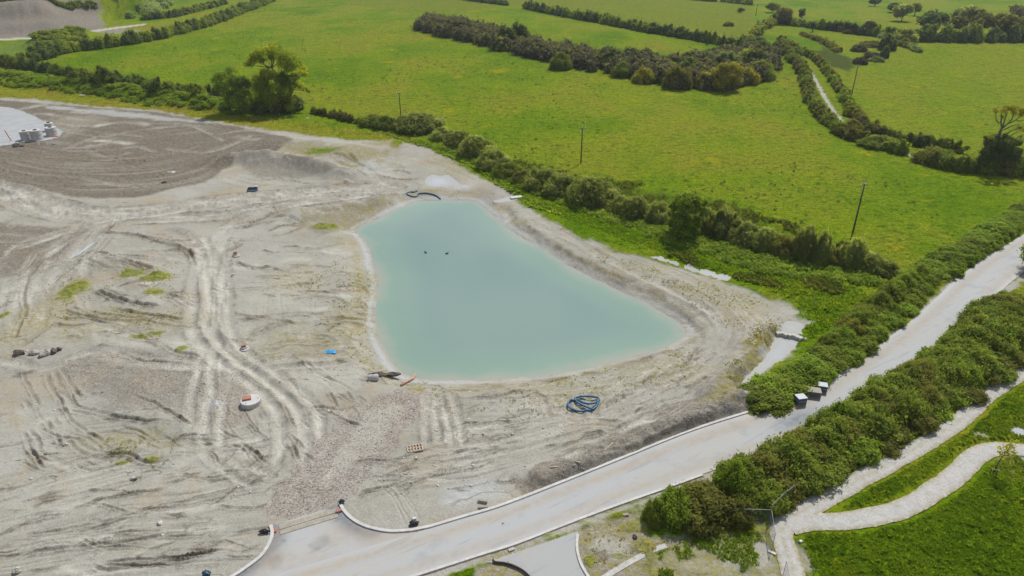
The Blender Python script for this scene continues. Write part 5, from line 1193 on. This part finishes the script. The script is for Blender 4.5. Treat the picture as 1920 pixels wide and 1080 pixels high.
# utility poles
def pole(bx, by, tx, ty, label, arm=0.0, hgt=None):
    P = G1(bx, by); q, dep = ppm(P); h = hgt or (by-ty)/q/math.cos(dep)
    e = empty('utility_pole', (P.x, P.y, P.z), arm); tag(e, label, 'utility pole', 'wooden utility poles')
    m = MB(); m.tube([(0, 0, -.3), (0, 0, h*.5), (0, 0, h)], [.17, .145, .115], 10); m.build('post', M['pole'], e, True)
    m = MB(); m.box((0, .14, h-.25), (1.7, .10, .12)); m.build('crossarm', M['steel'], e, bevel=.01)
    for x in (-.75, 0, .75):
        m = MB(); m.lathe([(.03, 0), (.09, .06), (.05, .11), (.09, .16), (.04, .24)], 10, (x, .14 if x else 0, h-.19 if x else h)); m.build('insulator', M['glass'], e, True)
    return e
pole(1599, 436, 1620, 347, 'tallest leaning looking pole in the field beside the roadside hedge', .5)
pole(1089, 307, 1090, 242, 'pole standing alone in the field above the pond', .15)
pole(752, 226, 751, 176, 'pole rising behind the big round willow bush', .6)
pole(433, 211, 427, 168, 'pole with pale top in front of the oak clump', .4)
pole(1597, 177, 1604, 125, 'pole between the lane and the right hand field', .2)
pole(1418, 56, 1418, 38, 'small far pole beside the lane junction', .3)
pole(1417, 30, 1416, 9, 'farthest tiny pole beyond the pale pasture', .3)
# stacked concrete manhole rings
def ring(px, py, w, h, label, rings=2):
    e = place('concrete_ring', px, py, label, 'concrete ring', 'manhole rings by the hardstanding'); q, dep = ppm(e.location)
    r = w/q/2; hh = h/q/math.cos(dep)*.9; n = 28
    for k in range(rings):
        z0 = hh*k/rings; z1 = hh*(k+1)/rings-.025
        m = MB(); m.lathe([(r, z0), (r, z1-.04), (r-.03, z1), (r-.14, z1), (r-.15, z0)], n, cap=False); m.build('ring', M['ring'], e, True)
    m = MB(); m.lathe([(r*.6, hh-.02), (r*1.0, hh-.02), (r*1.0, hh+.12), (r*.36, hh+.12), (r*.34, hh-.02)], n, cap=False); m.build('cover_slab', M['cover'], e)
    m = MB(); m.box((-.1, 0, hh+.22), (.75, .6, .18), .3); m.box((.15, .05, hh+.34), (.3, .3, .1), .1); m.build('loose_block', M['darkrock'], e)
    return e
ring(50, 262, 17, 17, 'leftmost concrete ring stack with warm lower band beside the orange post')
ring(71, 262, 20, 19, 'bluish concrete ring stack in the middle of the front row')
ring(98.5, 254, 19, 16, 'greyish concrete ring stack at the right of the front row')
ring(95, 245, 15, 15, 'concrete ring stack behind the right hand one')
e = place('marker_post', 22, 265, 'slanted orange post beside the leftmost concrete ring', 'post'); m = MB(); m.tube([(0, 0, -.2), (-1.1, .2, 3.1)], .12, 8); tag(m.build('post', M['orange'], e), None)
e = place('trench_barrier', 70, 272, 'white tubular barrier frame lying at the dark trench', 'barrier')
m = MB(); m.tube([(-2.2, 0, .1), (-1.9, .3, .5), (.3, .5, .9), (.7, -.2, .1)], .05, 6); m.tube([(.6, .4, .7), (2.6, .5, .7), (2.7, .1, .2)], .05, 6); m.build('tube', M['white'], e)
e = place('barrier', 103, 257, 'fallen orange plastic barrier in front of the rings', 'barrier')
m = MB(); m.box((0, 0, .2), (2.0, .35, .12), .1); m.box((-.8, 0, .12), (.12, .7, .24)); m.box((.8, .05, .12), (.12, .7, .24)); m.build('panel', M['orange'], e)
tag(MB().rock((0, 0, .3), (2.6, 1.2, .9), 5).rock((1.4, .2, .2), (1.4, .8, .6), 6).build('rubble_pile', M['darkrock']), 'dark rubble heap left of the trench by the rings', 'rubble').location = G1(31, 275)
tag(MB().rock((0, 0, .2), (1.0, .7, .7), 7).build('rock', M['rock']), 'single grey block right of the trench by the rings', 'rock').location = G1(102, 271)
# buried manhole chambers
def chamber(px, py, r, h, label, steps, bs, brz):
    e = place('manhole', px, py, label, 'manhole', 'manhole chambers in the bare ground'); z = 0
    m = MB(); m.lathe([(r, -.4), (r, h-.06), (r-.05, h), (.01, h)], 36, cap=False); m.build('slab' if steps == 1 else 'base_ring', M['cover'] if steps == 1 else M['ring'], e, False, .0)
    if steps == 1:
        m = MB(); m.lathe([(r+.02, -.4), (r+.02, h-.14)], 36, cap=False); m.build('shaft_ring', M['ring'], e)
        for a in (.3, 2.2, 4.4): m = MB(); m.lathe([(.05, 0), (.05, .02)], 10, (math.cos(a)*r*.75, math.sin(a)*r*.75, h)); m.build('lifting_eye', M['oldwood'], e)
        bz = h; bx, by = -r*.38, r*.12
    else:
        m = MB(); m.lathe([(r*.66, h), (r*.66, h+.20), (r*.6, h+.24), (.01, h+.24)], 30, (-.1, .1, 0), cap=False); m.build('cover_ring', M['cover'], e); bz = h+.24; bx, by = -.1, .12
    m = MB()
    m.box((bx, by, bz+bs[2]/2), bs, brz); m.build('brick_block', M['brick'], e, bevel=.02)
    return e
chamber(471, 757, 1.18, .62, 'largest pale round manhole slab with a brick block on top', 1, (.95, .75, .22), .35)
chamber(459, 654, .68, .16, 'small manhole with brick block beside the vertical wheel track', 2, (.6, .5, .28), .3)
chamber(443, 480, .68, .22, 'small manhole with reddish block farthest from the road', 2, (.62, .5, .34), .2)
# hoses and pipe
def lay(pts, dz, closed=False, n=5):
    P = G(smooth(pts, n, closed)); return [(p[0], p[1], max(p[2], gz(p[0], p[1]))+dz) for p in P]
m = MB(); m.tube(lay([(1112,771),(1104,768),(1092,763),(1082,757),(1078,750),(1086,747),(1102,746),(1117,748),(1123,752),(1119,757),(1106,760),(1093,758),(1082,752)], .26), .13, 8)
m.tube(lay([(1080,753),(1070,753),(1065,757),(1066,764),(1075,770),(1090,773),(1104,772),(1114,767),(1121,759),(1123,751)], .13), .13, 8)
tag(m.build('hose', M['hose'], None, True), 'thick blue hose lying in loops on the ground by the road', 'hose')
m = MB(); m.tube(lay([(770,361),(777,361),(783,358)], .12), .13, 8); m.tube(lay([(786,364),(781,369),(772,369),(764,366),(763,363),(769,361)], .13), .13, 8)
m.tube(lay([(784,364),(797,363),(811,365),(820,369),(826,374)], .14), .13, 8)
tag(m.build('hose', M['hose'], None, True), 'blue hose looped on the far shore and trailing into the pond', 'hose')
a = lay([(752,724),(766,716)], .14)[0]; b = lay([(775,711),(776,710)], .16)[0]; c_ = Vector(G1(779, 704)); 
m = MB(); m.tube([a, ((a[0]+b[0])/2, (a[1]+b[1])/2, (a[2]+b[2])/2+.05), b, (c_.x-.1, c_.y-.5, WL+.12), (c_.x, c_.y, WL+.02)], .14, 10); o = m.build('drain_pipe', M['pipe'], None, True); tag(o, 'reddish pipe reaching from the bank into the near pond edge', 'pipe')
# blue sheets and litter
def sheet_heap(name, px, py, w, d, h, mat, label, cat, seed):
    g = random.Random(seed); P = G1(px, py); n = 9; V = []; Fc = []
    for i in range(n):
        for j in range(n):
            x = (i/(n-1)-.5)*w; y = (j/(n-1)-.5)*d; e = max(abs(i/(n-1)-.5), abs(j/(n-1)-.5))*2
            V.append((x*(1+.25*g.uniform(-1, 1)), y*(1+.25*g.uniform(-1, 1)), .02+h*(1-e**2)*g.uniform(.3, 1)))
    for i in range(n-1):
        for j in range(n-1): Fc.append((i*n+j, (i+1)*n+j, (i+1)*n+j+1, i*n+j+1))
    m = MB(); m.add(V, Fc); o = m.build(name, mat); o.location = (P.x, P.y, gz(P.x, P.y)); return tag(o, label, cat)
sheet_heap('plastic_sheet', 620, 660, 1.4, .8, .22, M['blue'], 'bright blue plastic sheet crumpled on the ground left of the pond', 'sheet', 1)
sheet_heap('plastic_sheet', 159, 468, .55, 6.5, .12, M['wrap'], 'long bluish white plastic strip lying along the eroded ledge', 'sheet', 2)
e = place('skip_tray', 474, 358, 'dark blue open tray lying below the spoil mound', 'tray', rz=.15); 
m = MB(); m.box((0, 0, .1), (2.0, 1.3, .1)); m.box((0, -.65, .3), (2.0, .08, .5)); m.box((0, .65, .3), (2.0, .08, .5)); m.box((-1.0, 0, .3), (.08, 1.22, .5)); m.box((1.0, 0, .3), (.08, 1.22, .5)); m.build('tray', M['navy'], e); m = MB(); m.box((.1, -.72, .3), (1.7, .06, .12)); m.build('pale_edge', M['wrap'], e)
sheet_heap('white_rubbish', 477, 350, 2.4, .9, .3, M['white'], 'white scraps on the ground behind the dark blue tray', 'rubbish', 3)
sheet_heap('white_rubbish', 321, 323, 1.9, 1.0, .4, M['white'], 'white scrap lying on the brown tilled soil', 'rubbish', 4)
sheet_heap('white_rubbish', 1421, 474, 1.1, .7, .2, M['white'], 'white scrap in the rushes in front of the stream shrubs', 'rubbish', 5)
sheet_heap('white_rubbish', 576, 223, 1.0, .8, .4, M['white'], 'white scrap at the low brambles right of the oak clump', 'rubbish', 6)
sheet_heap('white_rubbish', 883, 299, .8, .6, .3, M['white'], 'white scrap at the grassy foot of the feathery willows', 'rubbish', 8)
sheet_heap('puddle_scrap', 155, 179, 2.2, 1.0, .2, M['white'], 'white scrap on the dry grass strip below the bramble bank', 'rubbish', 9)
# rocks
def rocks(lst):
    for px, py, w, h, mat, nm, lb in lst:
        P = G1(px, py); o = MB().rock((0, 0, h*.3), (w, w*.75, h), int(px*3+py), 9).build(nm, M[mat]); o.location = (P.x, P.y, gz(P.x, P.y)); o.rotation_euler = (0, 0, random.random()*3); tag(o, lb, 'rock')
rocks([(36, 665, 1.5, .9, 'darkrock', 'boulder', 'dark boulder at the left end of the boulder row'), (66, 662, 1.5, .8, 'rock', 'boulder', 'grey brown boulder second from the left in the boulder row'), (86, 665, 1.7, .9, 'rock', 'boulder', 'biggest pale topped boulder in the boulder row'), (101, 661, 1.2, .8, 'darkrock', 'boulder', 'dark boulder second from the right in the boulder row'), (111, 657, .8, .6, 'darkrock', 'boulder', 'small dark boulder at the right end of the boulder row'),
       (308, 342, 1.1, .5, 'darkrock', 'rock', 'dark stone at the edge of the tilled brown soil'), (254, 900, .45, .35, 'darkrock', 'rock', 'small dark stone on the scraped ground lower left'), (300, 982, .6, .4, 'white', 'rock', 'pale stone among the scrapes at the lower left'), (250, 897, .5, .35, 'white', 'rock', 'whitish stone beside the small dark stone'), (33, 1072, .8, .4, 'rock', 'rock', 'grey stone in the brown heap at the bottom left'), (1190, 1008, .55, .4, 'darkrock', 'rock', 'dark stone on the weedy verge by the big hedge'), (943, 982, .3, .2, 'rock', 'rock', 'little stone lying on the road near the upper kerb'), (437, 517, .7, .5, 'white', 'rock', 'white stone beside the vertical track below the farthest manhole')])
e = place('concrete_pipe_end', 701, 712, 'pale rounded concrete drum half buried at the near left pond corner', 'concrete drum'); m = MB(); m.tube([(-.7, -.1, .2), (-.55, -.08, .22), (.5, .05, .25), (.6, .06, .25)], [.35, .45, .45, .38], 14); m.build('drum', M['ring'], e, True)
tag(MB().rock((0, 0, .1), (2.4, .8, .7), 3).rock((1.6, .2, .1), (2.0, .7, .6), 4).rock((-1.4, -.1, .0), (1.8, .6, .5), 5).build('earth_lump', M['darkrock']), 'dark overhanging lump of earth at the near left pond corner', 'earth lump').location = G1(712, 704)
# pallets and block stacks
def pallet(px, py, w, d, rz, label):
    e = place('pallet', px, py, label, 'pallet', rz=rz)
    for y in (-.45, 0, .45): m = MB(); m.box((0, y*d, .06), (w, .1, .1)); m.build('bearer', M['wood'], e)
    for k in range(6): m = MB(); m.box(((k/5-.5)*(w-.12), 0, .125), (.12, d, .025)); m.build('slat', M['wood'], e)
    return e
pallet(778, 841, 1.75, 1.15, .25, 'weathered timber pallet lying on the rutted ground beside the ramp')
pallet(1481, 763, 1.5, 1.2, .5, 'timber pallet at the hedge foot beside the block stacks')
def stack(px, py, w, d, h, rz, mat, top, label, bands):
    e = place('block_stack', px, py, label, 'block stack', 'pallets of blocks by the hedge', rz, z=0)
    m = MB(); m.box((0, 0, .1), (w, d, .12)); m.build('pallet', M['wood'], e)
    for k in range(bands):
        z0 = .17+(h-.17)*k/bands; z1 = .17+(h-.17)*(k+1)/bands-.05
        m = MB(); nx = 4; ny = 3
        for i in range(nx):
            for j in range(ny): m.box((((i+.5)/nx-.5)*w, ((j+.5)/ny-.5)*d, (z0+z1)/2), (w/nx-.015, d/ny-.015, z1-z0))
        m.build('block_layer', M[mat], e)
        if k < bands-1: m = MB(); m.box((.02, -.02, z1+.025), (w+.06, d+.06, .045)); m.build('wrap_band', M['wrap'], e)
    m = MB(); m.box((0, 0, h-.02), (w+.03, d+.03, .05)); m.build('top_cover', M[top], e, bevel=.015)
    return e
stack(1499, 757, 1.15, 1.0, 1.05, .2, 'block', 'wrap', 'block stack nearest the pallet with a white wrapped top', 2)
stack(1524, 742, 1.6, 1.15, .85, -.25, 'block', 'sandstone', 'widest block stack with bare sandy coloured slabs on top', 1)
stack(1540, 733, 1.1, 1.0, .95, -.3, 'block', 'wrap', 'rearmost block stack with a white wrapped top farther up the road', 2)
# sandbags, offcuts along the kerbs
def bag(px, py, w, d, h, label, mat='black', rz=0):
    P = G1(px, py); m = MB(); n = 10
    m.rock((0, 0, h*.4), (w, d, h), int(px), 10); m.rock((w*.35, 0, h*.45), (w*.5, d*.5, h*.5), int(py), 8); o = m.build('sandbag', M[mat]); o.location = (P.x, P.y, max(gz(P.x, P.y), 0)); o.rotation_euler = (0, 0, rz); return tag(o, label, 'bag')
bag(641, 944, .55, .45, .5, 'black bag on the tip of the right hand junction kerb', rz=.4); bag(496, 999, .95, .45, .45, 'black bag behind the left hand junction kerb', rz=.05); bag(776, 984, .9, .55, .5, 'black bag with a white block by the curved kerb', rz=.3); bag(388, 1077, .7, .6, .5, 'dark blue bag at the bottom edge of the picture', 'navy')
def block_at(name, px, py, dims, rz, mat, label, cat, z=None):
    P = G1(px, py); o = MB().box((0, 0, dims[2]/2), dims).build(name, M[mat], bevel=.015); o.location = (P.x, P.y, gz(P.x, P.y) if z is None else z); o.rotation_euler = (0, 0, rz); return tag(o, label, cat)
block_at('stone_block', 777, 974, (.35, .3, .3), .3, 'white', 'white block just behind the black bag at the curved kerb', 'block')
block_at('timber_beam', 905, 942, (.95, .22, .28), -.2, 'sandstone', 'upper one of two short beams on the pale wet patch', 'beam'); block_at('timber_beam', 906, 953, (.95, .22, .24), .06, 'sandstone', 'lower one of two short beams next to the upper kerb', 'beam')
block_at('brick_pair', 517, 997, (.20, .34, .16), .1, 'orange', 'orange bricks inside the left hand junction kerb', 'brick', z=0)
block_at('stone_block', 636, 960, (.55, .28, .2), .5, 'brick', 'reddish block inside the right hand junction kerb', 'block', z=0)
block_at('stone_block', 959, 1031, (.6, .3, .15), .45, 'concrete', 'pale loose slab behind the lower kerb above the apron', 'block'); block_at('stone_block', 1173, 967, (.55, .3, .2), .2, 'sandstone', 'small sandy block beside the lower kerb near the big hedge', 'block')
block_at('wood_post', 1146, 834, (2.6, .14, .12), .85, 'wood', 'long pale timber length lying on top of the dark berm', 'timber'); block_at('wood_post', 1037, 876, (.9, .14, .1), .1, 'wood', 'short timber piece at the left end of the dark berm', 'timber'); block_at('wood_post', 1080, 866, (1.0, .12, .1), -.35, 'wood', 'thin timber piece lying on the dark berm', 'timber'); block_at('wood_post', 765, 890-1, (1.0, .1, .08), -.05, 'wood', 'thin stick on the ground right of the gravel ramp', 'timber')
# channel setts across the ramp mouth
m = MB(); A = UT([(517, 986)])[0]; Bq = UT([(634, 951)])[0]; dv = Bq-A; L_ = math.hypot(*dv); dv /= L_; nv = np.array([dv[1], -dv[0]])
for k, (off, wd) in enumerate(((.35, .62), (1.08, .50))):
    c0 = (A+Bq)/2+nv*off; m.box((c0[0], c0[1], .012), (L_-.5, wd, .05), math.atan2(dv[1], dv[0]))
tag(m.build('channel_setts', M['sandstone']), 'two rows of sandy channel blocks across the junction mouth', 'edging', kind='structure')
# timber edging of the apron, dark and curved, with a peg
e = place('timber_edging', 925, 1052, 'dark curved timber edging around the bare patch at the bottom', 'edging'); P0 = Vector(e.location)
pts = UT(smooth([(924,1047),(926,1055),(935,1057),(945,1058),(960,1062),(975,1069),(985,1076),(995,1086),(1002,1096)], 5)); V = []; Fc = []
for p in pts:
    for dx, z in ((0, -.1), (0, .24), (.07, .24), (.07, -.1)): V.append((p[0]-P0.x+dx*.5, p[1]-P0.y+dx, z-P0.z))
for i in range(len(pts)-1):
    for k in range(4): Fc.append((i*4+k, i*4+(k+1) % 4, (i+1)*4+(k+1) % 4, (i+1)*4+k))
m = MB(); m.add(V, Fc); m.build('board', M['oldwood'], e)
m = MB(); pg = UT([(952.5, 1062)])[0]; m.tube([(pg[0]-P0.x, pg[1]-P0.y, -.2), (pg[0]-P0.x, pg[1]-P0.y, .75)], .025, 6); m.build('peg', M['steel'], e)
# headwalls
P = G1(968, 372); e = empty('headwall', (P.x, P.y, WL+.8), .35); tag(e, 'small white concrete headwall at the end of the far ditch', 'headwall')
m = MB(); m.box((0, 0, .2), (2.6, 1.1, .35)); m.build('top_slab', M['white'], e, bevel=.03); m = MB(); m.box((0, -.3, -.45), (2.3, .4, .94)); m.build('front_wall', M['concrete'], e)
e = empty('stone_headwall', (0, 0, 0)); tag(e, 'low wall of irregular pale stones above the whitish stream pool', 'wall')
wl = G([(1455, 629), (1462, 629), (1469, 631), (1476, 634), (1483, 633), (1490, 634), (1497, 637), (1503, 640)]); e.location = wl[3]
for i in range(len(wl)-1):
    a, b = wl[i], wl[i+1]; c0 = (a+b)/2-wl[3]; m = MB(); m.box((c0[0], c0[1], .22), (math.hypot(b[0]-a[0], b[1]-a[1])*1.02, .5+.2*random.random(), .75), math.atan2(b[1]-a[1], b[0]-a[0])+random.uniform(-.15, .15), (random.uniform(-.1, .1), random.uniform(-.1, .1))); m.build('stone', M['stonewall'], e, bevel=.05)
m = MB(); c0 = wl[-1]-wl[3]; m.rock((c0[0]+.6, c0[1], .2), (1.0, .8, .7), 3); m.build('end_stone', M['rock'], e)
# fence panels
def panel(a, b, label, h=2.0, feet=()):
    A = G1(*a); Bv = G1(*b); d = Bv-A; L = math.hypot(d.x, d.y); e = empty('mesh_fence', (A.x, A.y, 0), math.atan2(d.y, d.x)); tag(e, label, 'fence', 'temporary mesh fence panels')
    m = MB(); m.tube([(.03, 0, 0), (.03, 0, h), (L-.03, 0, h), (L-.03, 0, 0)], .026, 8); m.tube([(.03, 0, .25), (L-.03, 0, .25)], .02, 6); m.build('frame', M['steel'], e)
    m = MB()
    for k in range(1, int(L/.22)): m.tube([(k*.22, 0, .25), (k*.22, 0, h)], .006, 4, False)
    for k in range(1, 8): m.tube([(.03, 0, .25+k*.22), (L-.03, 0, .25+k*.22)], .006, 4, False)
    m.build('wire_mesh', M['steel'], e)
    for (fx, fy, rz_, mat_) in feet: Q = G1(fx, fy); mm = MB(); mm.box((0, 0, .08), (.75, .24, .16)); fo = mm.build('foot', M[mat_], e, bevel=.015); fo.matrix_world = Matrix.Translation((Q.x, Q.y, gz(Q.x, Q.y))) @ Matrix.Rotation(rz_, 4, 'Z')
    return e
panel((1373, 983), (1439, 985), 'fence panel crossing the grass in front of the big hedge')
panel((1441, 976), (1464, 953), 'fence panel between the corner and the white slab at the path')
panel((1465, 952), (1484, 938), 'fence panel disappearing into the hedge beyond the white slab')
panel((1440, 985), (1447, 1031), 'fence panel running down beside the bottom path', feet=((1441, 1031, .05, 'darkrock'),))
panel((1467, 1082), (1480, 1150), 'lowest fence panel with its post at the bottom edge', feet=((1463, 1080, .1, 'darkrock'),))
block_at('paving_slab', 1447, 1037, (.7, .24, .12), -.6, 'white', 'white slab beside the dark fence foot', 'slab')
block_at('paving_slab', 1488, 952, (.85, .6, .1), .35, 'wrap', 'bluish white slab lying where the path meets the hedge', 'slab'); block_at('stone_block', 1501, 1017, (.3, .25, .15), .3, 'white', 'small white block in the weeds right of the bottom path', 'block')
# two ducks on the pond
def duck(px, py, rz, label):
    P = Uf([(px, py)], WL)[0]; e = empty('duck', (P[0], P[1], WL), rz); tag(e, label, 'duck', 'ducks on the pond')
    m = MB(); m.tube([(-.34, 0, .16), (-.24, 0, .11), (-.08, 0, .08), (.10, 0, .09), (.19, 0, .12), (.22, 0, .22), (.24, 0, .30), (.29, 0, .31), (.33, 0, .295)], [.015, .07, .125, .12, .085, .05, .062, .055, .03], 12); o = m.build('body', M['duck'], e, True)
    m = MB(); m.tube([(.32, 0, .29), (.36, 0, .285), (.40, 0, .28)], [.028, .026, .02], 8); m.build('bill', M['bill'], e, True)
    for s_ in (-1, 1): m = MB(); m.tube([(.08, s_*.10, .14), (-.08, s_*.12, .15), (-.26, s_*.05, .17)], [.03, .05, .012], 8); m.build('wing', M['duck'], e, True)
duck(798, 474, 2.4, 'small dark duck swimming on the left'); duck(838, 476, .4, 'small dark duck swimming on the right')
# thin standing stake in the rough field and saplings by the hedge
e = place('stake', 1526, 572, 'thin pale bare sapling standing in the grass by the stream pool', 'sapling'); m = MB(); m.tube([(0, 0, -.1), (.05, 0, 1.2), (.02, 0, 2.2)], [.035, .025, .01], 5); m.tube([(.05, 0, 1.1), (.3, 0, 1.7)], [.015, .006], 4); m.tube([(.05, 0, 1.3), (-.25, .1, 1.8)], [.015, .006], 4); m.build('stem', M['twig'], e)

# ------------------------------------------------------------------ light, sky, air
AZ, EL = R(29), R(54)
S = Vector((math.sin(AZ)*math.cos(EL), math.cos(AZ)*math.cos(EL), math.sin(EL)))
sd = bpy.data.lights.new('sun', 'SUN'); sd.energy = 4.3; sd.angle = R(.6); sd.color = (1, .965, .91)
so = bpy.data.objects.new('sun', sd); C.objects.link(so); so.location = (60, 60, 120); so.rotation_euler = S.to_track_quat('Z', 'Y').to_euler()
w = bpy.data.worlds.new('World'); bpy.context.scene.world = w; w.use_nodes = True
nt = w.node_tree; sky = nt.nodes.new('ShaderNodeTexSky'); sky.sky_type = 'NISHITA'; sky.sun_disc = False
sky.sun_elevation = EL; sky.sun_rotation = AZ; sky.air_density = 1.0; sky.dust_density = 1.5; sky.ozone_density = 1.0
bg = nt.nodes['Background']; bg.inputs[1].default_value = .085; 
tcw = nt.nodes.new('ShaderNodeTexCoord'); sp = nt.nodes.new('ShaderNodeSeparateXYZ'); nt.links.new(tcw.outputs['Generated'], sp.inputs[0])
def wm(op, a, b):
    x = nt.nodes.new('ShaderNodeMath'); x.operation = op
    for i, v in enumerate((a, b)):
        if isinstance(v, (int, float)): x.inputs[i].default_value = v
        else: nt.links.new(v, x.inputs[i])
    return x.outputs[0]
den = wm('MAXIMUM', wm('ADD', sp.outputs[2], .12), .05); cx = wm('DIVIDE', sp.outputs[0], den); cy = wm('DIVIDE', sp.outputs[1], den)
cb = nt.nodes.new('ShaderNodeCombineXYZ'); nt.links.new(cx, cb.inputs[0]); nt.links.new(cy, cb.inputs[1])
cn = nt.nodes.new('ShaderNodeTexNoise'); cn.inputs['Scale'].default_value = 1.3; cn.inputs['Detail'].default_value = 6; cn.inputs['Roughness'].default_value = .55; nt.links.new(cb.outputs[0], cn.inputs['Vector'])
cr = nt.nodes.new('ShaderNodeMapRange'); cr.inputs[1].default_value = .44; cr.inputs[2].default_value = .64; cr.inputs[3].default_value = .0; cr.inputs[4].default_value = .85; nt.links.new(wm('ADD', cn.outputs['Fac'], wm('MULTIPLY', wm('SUBTRACT', .55, sp.outputs[2]), .22)), cr.inputs[0])
cm = nt.nodes.new('ShaderNodeMix'); cm.data_type = 'RGBA'; nt.links.new(cr.outputs[0], cm.inputs[0]); nt.links.new(sky.outputs[0], cm.inputs[6]); cm.inputs[7].default_value = (11, 11.2, 11.6, 1)
nt.links.new(cm.outputs[2], bg.inputs[0])
hz = MB(); hz.box((0, 1500, 32), (5200, 5400, 90)); 
hmt = bpy.data.materials.new('haze'); hmt.use_nodes = True; ht = hmt.node_tree; ht.nodes.clear()
ho = ht.nodes.new('ShaderNodeOutputMaterial'); hv = ht.nodes.new('ShaderNodeVolumePrincipled')
hv.inputs['Color'].default_value = (.80, .88, 1, 1); hv.inputs['Density'].default_value = .00010; hv.inputs['Anisotropy'].default_value = .3
ht.links.new(hv.outputs[0], ho.inputs['Volume'])
if True: tag(hz.build('haze', hmt), 'thin summer haze lying over the far fields', 'haze', kind='stuff')
sc = bpy.context.scene
sc.view_settings.view_transform = 'Standard'; sc.view_settings.look = 'None'; sc.view_settings.exposure = 0; sc.view_settings.gamma = 1
sc.cycles.max_bounces = 6; sc.cycles.transparent_max_bounces = 6; sc.cycles.volume_bounces = 0
